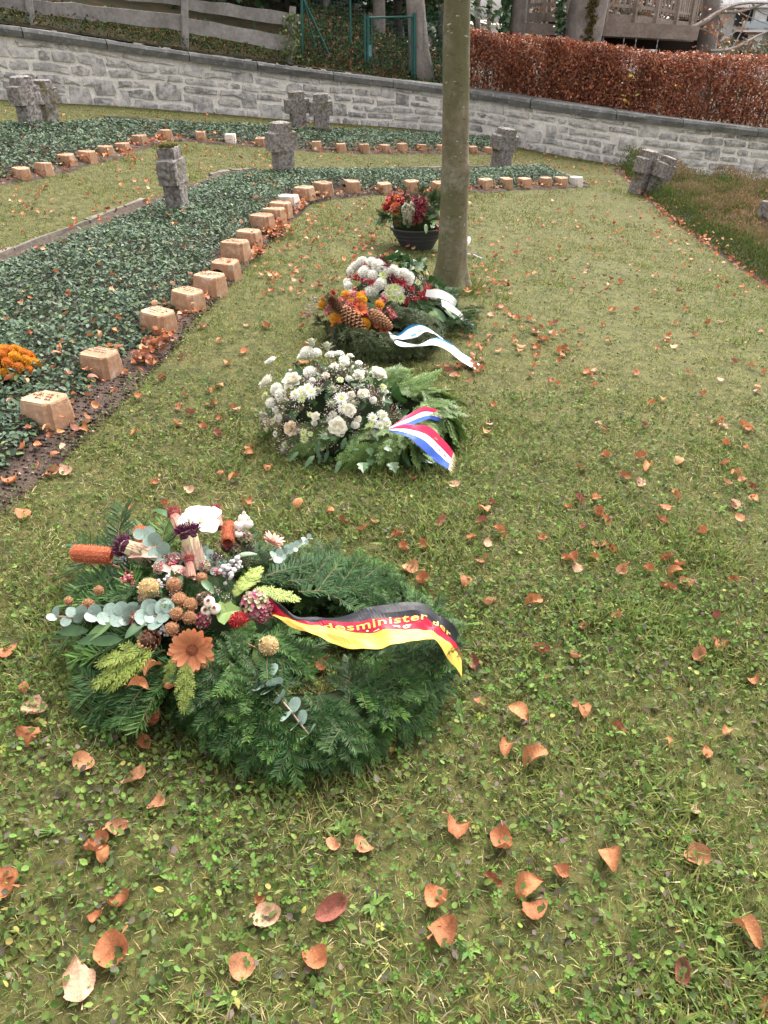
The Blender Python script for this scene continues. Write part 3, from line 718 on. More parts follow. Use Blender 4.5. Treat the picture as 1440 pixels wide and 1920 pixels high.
def branch(mb, p, d, L, r0, lev):
    n = 5; pts = [p]; dd = d.copy()
    for i in range(n): dd = nrm(dd + tw.normal(0, .12, 3) + [0, 0, .05]); pts.append(pts[-1] + dd * L / n)
    tube(mb, pts, np.linspace(r0, r0 * .45, n + 1), 5 if lev else 7)
    if lev < 3:
        for k in range(3 + (lev == 0)):
            i = tw.integers(2, n + 1); nd = nrm(dd + tw.normal(0, .55, 3)); branch(mb, np.array(pts[i]), nd, L * .62, r0 * .5, lev + 1)
top = ctr[-1]
for k in range(6):
    a = k * 1.05; zf = tw.uniform(.80, 1.0); b0 = ctr[int(59 * zf)]
    branch(mb, b0, nrm(np.array([math.cos(a), math.sin(a), 1.1])), 1.7, .035, 0)
mb.build('crown', M['bark'], tr)

# ================================================================== BACKGROUND BEHIND THE WALL
# ---- copper beech hedge
HEDGE_TOP = lambda px: np.interp(px, [860, 880, 981, 1053, 1142, 1222, 1303, 1440, 1600], [50, 52, 66, 72, 83, 97, 99, 103, 108])
def wall_at_px(px):                              # wall point under a picture column
    xs_ = WLN[:, 0]; best = None
    cols_ = 720 + F * WLN[:, 0] / (WLN[:, 1] * cp + (CAMZ - WLN[:, 2] - WLN[:, 3]) * sp)
    i = np.interp(px, cols_, np.arange(200)); return np.array([np.interp(i, np.arange(200), WLN[:, c]) for c in range(4)])
hg = empty('beech_hedge', [wall_at_px(1150)[0], wall_at_px(1150)[1] + .6, up_at(wall_at_px(1150)[0], wall_at_px(1150)[1] + .6)], 'trimmed copper-brown beech hedge along the top of the wall', 'hedge')
r = np.random.default_rng(41); hp = []; n = 80000
px = r.uniform(868, 1620, n); base = np.array([wall_at_px(p_) for p_ in np.linspace(868, 1620, 80)])
bi = np.interp(px, np.linspace(868, 1620, 80), np.arange(80)); g = lambda c: np.interp(bi, np.arange(80), base[:, c])
dep = .38 + .50 * r.random(n) ** 1.4; bx, by = g(0), g(1) + dep; bz0 = g(2) + g(3) - .04
kk = np.array([at(p_, HEDGE_TOP(p_), 14.0)[2] for p_ in np.linspace(868, 1620, 40)])
Yh = np.interp(px, np.linspace(868, 1620, 80), base[:, 1] + .45)
tz = np.array([at(a_, HEDGE_TOP(a_), b_)[2] for a_, b_ in zip(np.linspace(868, 1620, 80), base[:, 1] + .45)])
topz = np.interp(px, np.linspace(868, 1620, 80), tz) + .05 * (fbm(px * .05, px * 0) - .5)
zz = bz0 + (topz - bz0) * r.random(n) ** .85
keep = r.random(n) < np.clip(.25 + 1.7 * (fbm(bx * 4, zz * 4 + 7) - .22), .3, 1); bx, by, zz = bx[keep], by[keep], zz[keep]; n = len(bx)
a = r.uniform(0, 6.28, n); e = r.normal(-.5, .6, n); xd = np.stack([np.cos(a) * np.cos(e), np.sin(a) * np.cos(e), np.sin(e)], -1)
R = basis(xd, r.normal(0, 1, (n, 3)))
c = pick([(.27, .085, .042), (.36, .13, .066), (.20, .062, .034), (.46, .205, .115), (.11, .04, .025)], [3, 2.5, 2, 1, 1], n, .2, r)
scatter_obj('foliage', [(*LEAF4, np.stack([bx, by, zz], -1), R, r.uniform(.036, .06, n), c)], M['hedge'], hg)['kind'] = 'stuff'
yl = np.array([at(*q, wall_at_px(q[0])[1] + .40) for q in [(1165, 178), (1172, 183), (1180, 186), (1194, 185), (1176, 190), (1128, 184), (1183, 148), (1186, 140), (1268, 160), (1272, 161), (1190, 180), (1168, 186)]])
scatter_obj('yellow_leaf_spray', [(*LEAF8, yl, randR(len(yl), .9, r), r.uniform(.06, .085, len(yl)), pick([(.65, .48, .05), (.55, .52, .12)], [1, 1], len(yl), .1, r))], M['hedge'], hg)['kind'] = 'stuff'
mb = MB()
for px_ in np.arange(872, 1600, 11):
    w_ = wall_at_px(px_); b0 = np.array([w_[0] + r.normal(0, .03), w_[1] + .62 + r.normal(0, .08), w_[2] + w_[3] - .1]); h_ = at(px_, HEDGE_TOP(px_), w_[1] + .45)[2] - b0[2]
    p1 = b0 + [r.normal(0, .08), r.normal(0, .05), h_ * .5]; p2 = p1 + [r.normal(0, .12), r.normal(0, .06), h_ * .42]
    tube(mb, [b0, p1, p2], [.018, .012, .005], 5, (.10, .075, .06))
    for k in range(4):
        q0 = b0 + (p1 - b0) * r.uniform(.3, 1); tube(mb, [q0, q0 + [r.normal(0, .2), r.normal(-.1, .12), r.uniform(.1, .3)]], [.007, .003], 4, (.12, .085, .065))
mb.build('stems', M['core'], hg)

# ---- wooden fence on the bank
fy = lambda px: wall_at_px(px)[1] + .40
def fpt(px, py, dy=0): return at(px, py, fy(px) + dy)
wf = empty('wooden_fence', [*fpt(345, 95)[:2], fpt(345, 95)[2]], 'weathered grey plank fence on the bank above the wall', 'fence')
def plank(a, b, dy=0.03):                        # a, b: (px, top, bottom)
    ta, ba = fpt(a[0], a[1], dy), fpt(a[0], a[2], dy); tb_, bb = fpt(b[0], b[1], dy), fpt(b[0], b[2], dy)
    nrml = nrm(np.cross(tb_ - ta, ba - ta)); nrml = nrml if nrml[1] < 0 else -nrml
    V = []; K = 9
    for i in range(K):
        f = i / (K - 1); t_ = ta + (tb_ - ta) * f + [0, 0, .006 * r.normal()]; b_ = ba + (bb - ba) * f + [0, 0, .008 * r.normal()]
        V += [t_, b_, b_ - nrml * .03, t_ - nrml * .03]
    Fc = [(i * 4 + k, i * 4 + (k + 1) % 4, i * 4 + 4 + (k + 1) % 4, i * 4 + 4 + k) for i in range(K - 1) for k in range(4)] + [(3, 2, 1, 0), tuple(range((K - 1) * 4, K * 4))]
    MB().add(V, Fc).build('plank', M['wood'], wf)
plank((-150, -28, -4), (56, -8, 21)); plank((64, -1, 25), (342, 28, 57)); plank((348, 33, 61), (556, 71, 99))
plank((-150, -72, -50), (56, -52, -24)); plank((64, -46, -20), (342, -17, 11)); plank((348, -4, 17), (560, 27, 52))
def post(px0, py0, px1, py1, w_, name='post', mat='wood', parent=None, dy=0.0, n=8):
    a = fpt(px0, py0, dy) - [0, 0, .12]; b = fpt(px1, py1, dy); mb = MB(); tube(mb, [a, (a + b) / 2, b], [w_, w_ * .97, w_ * .94], n); return mb.build(name, M[mat], parent or wf)
for q in ((57, 54, 47, -70), (346, 97, 345, -45), (542, 120, 549, 12)): post(*q, .055)
post(-150, 40, -160, -90, .055)
r = np.random.default_rng(77)
n = 260; pp = np.array([fpt(547 + r.normal(0, 9), y_, -.07 + r.normal(0, .04)) for y_ in r.uniform(25, 112, n)])
iv = scatter_obj('ivy_growth', [(*ROUND, pp, basis(r.normal(0, 1, (n, 3)), r.normal(0, 1, (n, 3))), r.uniform(.03, .05, n), pick([(.10, .15, .04), (.16, .20, .06), (.06, .10, .03)], [1, 1, 1], n, .2, r))], M['leaf'])
setp(iv, 'ivy climbing the end post of the wooden fence', 'ivy', None, 'stuff')

# ---- green wire fence and gate
GREEN = (.012, .085, .075)
gf = empty('wire_fence', fpt(600, 130, .25), 'green wire mesh fence with slanting braces behind the wall', 'fence')
def bar(parent, a, b, rad_, name, dy=.25):
    mb = MB(); tube(mb, [fpt(*a, dy), fpt(*b, dy)], rad_, 8, GREEN); return mb.build(name, M['plain'], parent)
bar(gf, (566, 128), (566, -60), .022, 'post'); bar(gf, (566, -8), (633, 138), .017, 'brace'); bar(gf, (658, 80), (655, -60), .016, 'post'); bar(gf, (568, -5), (592, 88), .010, 'brace')
bar(gf, (684, 148), (684, 26), .020, 'post'); bar(gf, (830, 160), (832, 20), .020, 'post')
def mesh_panel(parent, x0, x1, y0, y1, dy=.27, step=.06):
    a = fpt(x0, y1[0], dy); b = fpt(x1, y1[1], dy); c0 = fpt(x0, y0[0], dy); c1 = fpt(x1, y0[1], dy); mb = MB()
    nx = int(np.linalg.norm(b - a) / step); nz = int(np.linalg.norm(c0 - a) / step)
    for i in range(nx + 1): f = i / nx; tube(mb, [a + (b - a) * f, c0 + (c1 - c0) * f], .0018, 3, GREEN, False)
    for i in range(nz + 1): f = i / nz; tube(mb, [a + (c0 - a) * f, b + (c1 - b) * f], .0018, 3, GREEN, False)
    mb.build('wire_mesh', M['plain'], parent)
mesh_panel(gf, 567, 684, (128, 146), (-40, -30)); mesh_panel(gf, 779, 832, (150, 158), (24, 22))
gt = empty('garden_gate', fpt(735, 150, .25), 'narrow green metal garden gate in the wire fence', 'gate')
bar(gt, (690, 146), (690, 28), .026, 'gate_post'); bar(gt, (777, 158), (777, 24), .030, 'gate_post'); bar(gt, (692, 33), (775, 31), .016, 'top_rail'); bar(gt, (697, 142), (697, 34), .014, 'stile'); bar(gt, (772, 152), (772, 33), .014, 'stile'); bar(gt, (697, 141), (772, 151), .014, 'bottom_rail')
mb = MB(); box(mb, fpt(694, 95, .22), (.05, .03, .16), None, (.10, .22, .22)); mb.build('lock_box', M['plain'], gt)
mesh_panel(gt, 698, 771, (141, 150), (36, 34))

# ---- undergrowth, woodland
def leafmass(name, n, fx, label, cols, wts, size, mat, tmpl=LEAF8, seed=1, kind='stuff', cat='undergrowth'):
    r = np.random.default_rng(seed); pos = fx(r, n)
    n = len(pos); R = basis(r.normal(0, 1, (n, 3)) + [0, 0, -.2], r.normal(0, 1, (n, 3)) + [0, -.3, .6])
    o = scatter_obj(name, [(*tmpl, pos, R, r.uniform(*size, n), pick(cols, wts, n, .22, r))], M[mat]); return setp(o, label, cat, None, kind)
def bankpts(x0, x1, d0, d1, hfun):
    def f(r, n):
        x = r.uniform(x0, x1, n); d = d0 + (d1 - d0) * r.random(n); y = np.array([float(wx(a)[0]) for a in x]) + d
        z = UP(x, d) + hfun(x, d, r); return np.stack([x, y, z], -1)
    return f
xl = WLN[0, 0]
leafmass('bank_plants', 9000, bankpts(xl, wall_at_px(560)[0], .30, 1.6, lambda x, d, r: .16 * r.random(len(x)) * (.4 + fbm(x * 3, d * 3))), 'low ivy and grass on the bank under the plank fence', [(.035, .06, .02), (.06, .09, .025), (.13, .15, .045), (.24, .11, .045), (.16, .07, .03)], [3.5, 2.5, 1, .7, .6], (.03, .06), 'weed', LEAF4, 51)
leafmass('undergrowth', 15000, bankpts(wall_at_px(545)[0], wall_at_px(880)[0], .35, 3.6, lambda x, d, r: r.random(len(x)) ** .8 * (.12 + .55 * fbm(x * 1.7, d * 1.7)) * sstep(.2, 1.2, d)), 'bramble and ivy undergrowth behind the green gate', [(.03, .055, .02), (.05, .08, .028), (.09, .12, .04), (.22, .085, .045), (.15, .05, .03), (.34, .17, .09)], [3, 2.8, 1.2, .7, .6, .3], (.035, .07), 'weed', LEAF8, 52)
def wood(x0, x1, y0, y1, z0, z1, dn):
    def f(r, n):
        x = r.uniform(x0, x1, n); y = r.uniform(y0, y1, n); z = r.uniform(z0, z1, n)
        k = r.random(n) < np.clip(.2 + 1.8 * (fbm(x * .8, z * .8 + y * .3) - .25), .1, 1); return np.stack([x, y, z], -1)[k]
    return f
NEEDLE = (np.array([[0, 0, 0], [.5, .16, .02], [.5, -.16, .02], [1, 0, -.12], [.35, .3, -.05], [.35, -.3, -.05]]), np.array([[0, 2, 1], [1, 2, 3], [0, 1, 4], [0, 5, 2]]))
leafmass('distant_wood', 15000, wood(-13, 1.6, 22, 26, -.5, 7.5, 1), 'dark evergreen wood filling the slope behind the fences', [(.018, .035, .014), (.028, .05, .02), (.045, .06, .03), (.06, .045, .03)], [3, 3, 1, 1], (.30, .55), 'weed', LEAF8, 53, 'stuff', 'wood')
def trunk_tree(name, px, pyb, Yd, rpx, label, seed, topx=None, cat='tree', H=6.5, mat='farwood', flare=1.35, crown='bare', grp=None):
    r = np.random.default_rng(seed); b = at(px, pyb, Yd); b[2] = min(b[2], up_at(np.clip(b[0], xl + .1, 8.5), Yd)) - .05
    t1 = at(topx if topx is not None else px, 0, Yd); d = nrm(t1 - b) if t1[2] > b[2] + .3 else np.array([0, 0, 1.0])
    rr = rpx * depth(b) / F
    e = empty(name, b, label, cat, grp); L = np.linspace(0, H, 14); pts = b + d * L[:, None] + np.c_[.05 * np.sin(L + seed), .05 * np.cos(L * 1.3), 0 * L]
    mb = MB(); tube(mb, pts, rr * np.interp(L, [0, .25, .8, H], [flare, 1.12, 1, .45]), 14, (.3, .3, .3), True, .03); mb.build('trunk', M[mat], e, None, True)
    mb = MB(); top = pts[-1]
    if crown == 'bare':
        for k in range(7):
            i = r.integers(6, 14); a = r.uniform(0, 6.28); p_ = pts[i].copy(); dd = np.array([math.cos(a), math.sin(a), .8]); q_ = [p_]
            for j in range(5): dd = nrm(dd + r.normal(0, .2, 3)); q_.append(q_[-1] + dd * .4)
            tube(mb, q_, np.linspace(.05, .012, 6), 5)
            for j in range(4): s0 = q_[r.integers(2, 6)]; tube(mb, [s0, s0 + r.normal(0, .35, 3), s0 + r.normal(0, .5, 3) + [0, 0, .2]], [.015, .01, .004], 4)
        mb.build('crown', M[mat], e)
    else:
        n = 2600; h = r.random(n) ** .9; ang = r.uniform(0, 6.28, n); rd = (1.7 * (1 - h * .8)) * r.random(n) ** .55
        pos = b + np.stack([np.cos(ang) * rd, np.sin(ang) * rd, crown + h * (H + .8 - crown) - .18 * rd], -1)
        xd = np.stack([np.cos(ang), np.sin(ang), -.35 + 0 * ang], -1) + r.normal(0, .35, (n, 3))
        scatter_obj('crown', [(*NEEDLE, pos, basis(xd, np.array([0, 0, 1.0]) + r.normal(0, .3, (n, 3))), r.uniform(.14, .34, n), pick([(.022, .045, .018), (.035, .065, .025), (.06, .085, .035)], [2, 2, 1], n, .2, r))], M['weed'], e)
    return e
trunk_tree('beech_tree', 706, 112, 16.8, 11, 'grey beech trunk seen through the left of the green gate', 1)
trunk_tree('beech_tree', 786, 140, 15.3, 17, 'thick beech trunk with flared mossy foot beside the gate post', 2, 779, flare=1.7)
for i, (px_, Yd, rp, cz, lb) in enumerate([(30, 17.5, 8, .6, 'dark spruce behind the far left of the plank fence'), (170, 16.2, 7, .3, 'dark spruce between the first two fence posts'), (300, 18.5, 8, .5, 'spruce behind the tall middle fence post'), (420, 17.0, 7, .4, 'spruce behind the right bay of the plank fence'), (520, 18.5, 7, .5, 'spruce at the ivy covered fence end'), (610, 17.6, 6, .9, 'slender spruce behind the slanting green brace'), (655, 19.5, 7, .6, 'spruce standing between brace and gate'), (745, 19.5, 8, .9, 'spruce in the shade between the two beech trunks'), (832, 18.5, 7, .5, 'spruce just behind the young tree trunk')]):
    trunk_tree('spruce_tree', px_, 60, Yd, rp, lb, 20 + i, cat='tree', crown=cz, grp='spruces behind the fences')
for i, (px_, Yd, rp, lb) in enumerate([(898, 30, 6, 'thin bare trunk against the white sky, nearest the young tree'), (921, 34, 5, 'thin bare trunk against the white sky beside the ivy tree')]):
    trunk_tree('bare_tree', px_, 45, Yd, rp, lb, 40 + i, grp='thin bare trunks against the sky')

# ---- tree house
TY = 16.4
tp = lambda px, py, dy=0.0: at(px, py, TY + dy)
th = empty('tree_house', [*tp(1180, 110)[:2], up_at(tp(1180, 110)[0], TY)], 'grey wooden tree house platform with railing above the hedge', 'tree house')
def dbeam(a, b, w_, h_, name, up=(0, 0, 1)): mb = MB(); beam(mb, a, b, w_, h_, (.3, .3, .3), up); return mb.build(name, M['deck'], th)
dbeam(tp(984, 52, -.1), tp(1060, 57, -.1), .14, .17, 'beam'); dbeam(tp(1118, 53, -.1), tp(1307, 62, -.1), .16, .22, 'beam'); dbeam(tp(1110, 57, 1.5), tp(1300, 66, 1.5), .16, .22, 'beam')
edge = [tp(990, 33, 1.2), tp(1020, 32, .3), tp(1060, 32, -.05), tp(1135, 34, -.1), tp(1188, 38, -.05), tp(1228, 42, .12), tp(1265, 47, .45), tp(1292, 50, .95), tp(1300, 48, 1.9)]
for a, b in zip(edge[:-1], edge[1:]): dbeam(a, b, .035, .15, 'rim_board')
cen = np.mean(edge, 0); mb = MB(); zf = max(p_[2] for p_ in edge) + .04
V = [[p_[0], p_[1], p_[2] + .06] for p_ in edge] + [[tp(990, 33, 2.2)[0], TY + 2.2, edge[0][2] + .06]]; V2 = [[v[0], v[1], v[2] - .05] for v in V]; n = len(V)
mb.add(V + V2, [tuple(range(n)), tuple(range(n, 2 * n))[::-1]] + [(k, (k + 1) % n, n + (k + 1) % n, n + k) for k in range(n)]); mb.build('deck', M['deck'], th)
for k, (a, b) in enumerate(zip(edge[:-1], edge[1:])):
    L = np.linalg.norm(b - a); up_ = np.array([0, 0, 1.0])
    mb = MB(); beam(mb, a - [0, .03, .06], a + [0, -.03, 1.0], .06, .06); mb.build('railing_post', M['deck'], th)
    dbeam(a + up_ * .20, b + up_ * .20, .03, .05, 'rail'); dbeam(a + up_ * .95, b + up_ * .95, .05, .07, 'rail')
    nb = max(2, int(L / .095))
    for i in range(1, nb):
        p_ = a + (b - a) * i / nb; mb = MB(); beam(mb, p_ + up_ * .14, p_ + up_ * .94, .025, .035); mb.build('baluster', M['deck'], th)
mb = MB(); beam(mb, edge[-1] - [0, .03, .06], edge[-1] + [0, -.03, 1.0], .06, .06); mb.build('railing_post', M['deck'], th)
for px_ in (1132, 1171, 1194, 1235):
    a = tp(px_, 66, -.15); mb = MB()
    for k in range(14): c_ = a - [0, 0, .03 + k * .045]; box(mb, c_, (.022 if k % 2 else .008, .008 if k % 2 else .022, .05), None, (.25, .25, .26))
    mb.build('chain', M['plain'], th)
# near-black panels added to stand in for the shade under the platform
mb = MB(); beam(mb, tp(1130, 70, 2.1), tp(1240, 70, 2.1), .05, .42, (.03, .025, .022)); mb.build('shade_panel', M['core'], th)
mb = MB(); beam(mb, tp(1020, 110, 2.0), tp(1165, 115, 2.0), .05, 1.6, (.03, .025, .022)); mb.build('shade_panel', M['core'], th)
mb = MB(); beam(mb, tp(1232, 100, 2.2), tp(1302, 102, 2.2), .05, 1.2, (.04, .032, .028)); mb.build('shade_panel', M['core'], th)
t1 = trunk_tree('old_tree', 1084, 118, TY - .55, 36, 'huge smooth grey trunk carrying the tree house, with mossy streak', 61, 1106, flare=1.15, H=7)
r = np.random.default_rng(9); n = 240; pp = np.array([at(1108 + (y_ - 40) * -.12 + r.normal(0, 5), y_, TY - .98 + r.uniform(0, .08)) for y_ in r.uniform(-30, 80, n)])
scatter_obj('moss_streak', [(*ROUND, pp, randR(n, 1.5, r), r.uniform(.03, .06, n), pick([(.07, .06, .015), (.10, .08, .025)], [1, 1], n, .2, r))], M['weed'], t1)
n = 200; pp = np.array([at(1051 + r.normal(0, 4), y_, TY - .75 + r.normal(0, .1)) for y_ in r.uniform(-30, 66, n)])
scatter_obj('ivy', [(*ROUND, pp, basis(r.normal(0, 1, (n, 3)), r.normal(0, 1, (n, 3)) + [0, -1, .5]), r.uniform(.05, .08, n), pick([(.03, .07, .03), (.05, .10, .04)], [1, 1], n, .2, r))], M['leaf'], t1)
t2 = trunk_tree('ivy_tree', 970, 100, TY - .3, 15, 'grey trunk with ivy on its flank behind the hedge', 62, 971, flare=1.2, H=7)
n = 320; pp = np.array([at(946 + r.normal(0, 6) + .06 * (60 - y_), y_, TY - .35 + r.normal(0, .12)) for y_ in r.uniform(-40, 66, n)])
scatter_obj('ivy', [(*ROUND, pp, basis(r.normal(0, 1, (n, 3)), r.normal(0, 1, (n, 3)) + [0, -1, .5]), r.uniform(.05, .09, n), pick([(.03, .07, .03), (.05, .10, .04)], [1, 1], n, .2, r))], M['leaf'], t2)
t3 = trunk_tree('old_tree', 1325, 120, 18.5, 18, 'brown trunk right of the tree house with a long low limb', 63, 1330, H=6.5)
mb = MB(); r = np.random.default_rng(15)
for pts_ in ([(1290, 56), (1318, 42), (1345, 24), (1375, 10), (1410, 5), (1470, 8)], [(1350, 22), (1385, 22), (1412, 14), (1470, -4)], [(1330, 96), (1372, 92), (1400, 78), (1432, 62), (1480, 46)], [(1372, 92), (1390, 60), (1404, 30), (1412, 8)], [(1375, 18), (1405, 32), (1440, 46)], [(1392, 70), (1420, 84), (1450, 80)], [(1340, 84), (1362, 70), (1392, 52)], [(1300, 50), (1330, 60), (1352, 80)], [(1410, 6), (1425, 22), (1445, 30)], [(1345, 24), (1352, 46), (1348, 66)]):
    L_ = catmull([at(a_, b_, 17.6 + .01 * (a_ - 1300)) for a_, b_ in pts_], 10); w0 = .055 if pts_[0] == (1290, 56) else (.04 if pts_[0] in ((1350, 22), (1330, 96)) else .016)
    tube(mb, L_, np.linspace(w0, w0 * .35, 10), 6, (.3, .3, .3))
mb.build('limb', M['farwood'], t3)
n = 130; pp = np.stack([at(a_, b_, 17.5 + r.normal(0, .2)) for a_, b_ in zip(r.uniform(1295, 1410, n), r.uniform(0, 100, n))])
scatter_obj('dry_leaves', [(*LEAF8, pp, randR(n, 1.3, r), r.uniform(.05, .085, n), pick([(.34, .14, .06), (.42, .20, .07), (.25, .09, .05)], [1, .6, 1], n, .2, r))], M['hedge'], t3)
leafmass('far_shrubs', 3800, lambda r, n: np.stack([at(a_, b_, c_) for a_, b_, c_ in zip(r.uniform(1300, 1560, n), 118 - 42 * r.random(n) ** 1.6, r.uniform(19, 24, n))]), 'grey green shrubs in front of the white house', [(.09, .09, .055), (.12, .10, .07), (.07, .09, .05), (.16, .11, .08)], [1, 1, 1, .6], (.06, .14), 'weed', LEAF8, 66)
leafmass('far_thicket', 5200, lambda r, n: np.stack([at(a_, b_, c_) for a_, b_, c_ in zip(r.uniform(1000, 1350, n), 82 - 130 * r.random(n), r.uniform(21, 27, n))]), 'brown and grey thicket behind the tree house railing', [(.12, .085, .065), (.16, .11, .085), (.09, .085, .06), (.22, .11, .07)], [1, 1, 1, .6], (.10, .22), 'weed', LEAF8, 67)
# ---- houses
HYD = 40.0
hs1 = empty('white_house', at(1400, 112, HYD), 'white rendered house with balconies glimpsed behind bare branches', 'house')
def hbox(parent, x0, y0, x1, y1, dy, th_, name, mat, col=(.5, .5, .5)):
    a = at(x0, y0, HYD + dy); b = at(x1, y1, HYD + dy); mb = MB(); box(mb, [(a[0] + b[0]) / 2, HYD + dy + th_ / 2, (a[2] + b[2]) / 2], [abs(b[0] - a[0]), th_, abs(a[2] - b[2])], None, col); return mb.build(name, M[mat], parent)
hbox(hs1, 1338, -60, 1620, 150, 0, 8, 'wall', 'house'); hbox(hs1, 1150, 80, 1338, 150, .5, 6, 'annex_wall', 'house')
hbox(hs1, 1330, 8, 1640, 14, -1.2, 1.2, 'balcony_slab', 'house'); hbox(hs1, 1395, 40, 1640, 52, -1.3, .12, 'balcony_rail', 'plain', (.42, .48, .54)); hbox(hs1, 1395, 56, 1640, 60, -1.25, 1.2, 'balcony_slab', 'house')
for (x0, x1, y0, y1) in ((1382, 1410, 18, 50), (1392, 1420, 62, 92), (1426, 1446, 20, 50), (1448, 1490, 64, 96), (1165, 1200, 84, 96), (1150, 1163, 84, 110), (1376, 1390, 60, 95)):
    w_ = hbox(hs1, x0, y0, x1, y1, -.04, .06, 'window', 'plain', (.10, .09, .085)); hbox(w_, x0 + 2, y0 + 2, x1 - 2, y1 - 2, -.06, .02, 'pane', 'plain', (.06, .07, .08))
hbox(hs1, 1418, 16, 1424, 96, -.9, .25, 'pillar', 'house'); hbox(hs1, 1398, 62, 1422, 65, -.95, .1, 'awning', 'plain', (.45, .22, .18))
hs2 = empty('red_roofed_house', at(912, 60, 60), 'distant house with red tiled roof left of the ivy tree', 'house')
a = at(880, 46, 60); b = at(945, 46, 60); mb = MB(); rz = at(912, 38, 60)[2]
mb.add([a, b, [b[0], 66, b[2]], [a[0], 66, a[2]], [a[0] + .8, 63, rz], [b[0] - .8, 63, rz]], [(0, 1, 5, 4), (1, 2, 5), (2, 3, 4, 5), (3, 0, 4)], (.42, .16, .11)).build('roof', M['plain'], hs2)
mb = MB(); box(mb, [(a[0] + b[0]) / 2, 63, a[2] - 1.5], [b[0] - a[0] - .6, 5, 3], None, (.7, .68, .62)); mb.build('wall', M['plain'], hs2)

# ================================================================== WREATH MATERIAL: sprigs, leaves, flowers
def fir_sprig(seed, L=.17, side=3, g=(.03, .085, .028), tip=(.07, .17, .04), nl=.025, dens=1050, flat=.26):
    r = np.random.default_rng(seed); V, Fc, C = [], [], []
    def shoot(p0, d, up, ln):
        n = 6; pts = [p0]; dd = d
        for i in range(n): dd = nrm(dd + r.normal(0, .045, 3) + up * -.02); pts.append(pts[-1] + dd * ln / n)
        pts = np.array(pts); k = int(ln * dens); k = max(k, 14)
        t = np.sort(r.uniform(.02, 1, k)); ix = np.minimum((t * n).astype(int), n - 1); f = t * n - ix
        pos = pts[ix] * (1 - f)[:, None] + pts[ix + 1] * f[:, None]; ax = nrm(pts[ix + 1] - pts[ix])
        sd = np.cross(np.repeat(up[None], k, 0), ax); sd = nrm(sd); uu = np.cross(ax, sd)
        az = r.choice([-1, 1], k) * r.normal(1.22, flat, k)
        out = sd * np.sin(az)[:, None] + uu * np.cos(az)[:, None]
        sw = r.normal(.80, .10, k) - .35 * np.clip(t - .75, 0, 1) * 2
        nd = nrm(ax * np.cos(sw * 1.25)[:, None] + out * np.sin(sw * 1.25)[:, None]); ll = nl * r.uniform(.75, 1.1, k) * np.where(t > .9, .8, 1)
        wd = np.cross(nd, uu + r.normal(0, .25, (k, 3))); wd = nrm(wd) * .00100
        q = np.stack([pos - wd * .6, pos + wd * .6, pos + nd * (ll * .7)[:, None] + wd, pos + nd * (ll * .7)[:, None] - wd, pos + nd * ll[:, None] + uu * .001], 1)
        b = sum(len(a) for a in V); V.append(q.reshape(-1, 3))
        bi = b + np.arange(k)[:, None] * 5
        Fc.append(np.concatenate([bi + [0, 1, 2], bi + [0, 2, 3], bi + [3, 2, 4]], 0))
        m = np.clip(np.clip(t - .55, 0, 1) * 1.6 * r.uniform(.2, 1.2), 0, 1)[:, None]
        c = (np.array(g) * (1 - m) + np.array(tip) * m) * (1 + r.normal(0, .16, (k, 1)))
        C.append(np.repeat(np.clip(c, .004, .6), 5, 0))
        mb = MB(); tube(mb, pts, np.linspace(.0020, .0010, n + 1), 4, (.09, .07, .03), False)
        b = sum(len(a) for a in V); tv = mb.v[0]; V.append(tv); C.append(mb.c[0])
        tf = np.array([[a + b for a in f_] for f_ in mb.f]); Fc.append(np.vstack([tf[:, [0, 1, 2]], tf[:, [0, 2, 3]]]))
        return pts
    up = np.array([0, 0, 1.0]); main = shoot(np.zeros(3), np.array([1.0, 0, 0]), up, L)
    for k in range(side):
        i = 1 + k % 4
        for sgn in (-1, 1):
            if r.random() < .9:
                d = nrm(np.array([.75, sgn * .8, r.normal(0, .12)])); shoot(main[i] + (main[i + 1] - main[i]) * r.random(), d, up, L * r.uniform(.42, .62) * (1.1 - .15 * i))
    return meshdata('fir_sprig', np.vstack(V), np.vstack(Fc), np.vstack(C), M['fir'])
FIR = [fir_sprig(i, .17 + .025 * (i % 3), 3, (.026, .068, .020), (.068, .145, .030)) for i in range(8)]
FIRB = [fir_sprig(20 + i, .17, 3, (.04, .10, .022), (.11, .215, .035)) for i in range(3)]           # brighter tips
FIRG = [fir_sprig(40 + i, .12, 3, (.055, .08, .034), (.12, .145, .065), .016, 900, .7) for i in range(4)]   # older, greyer wreath
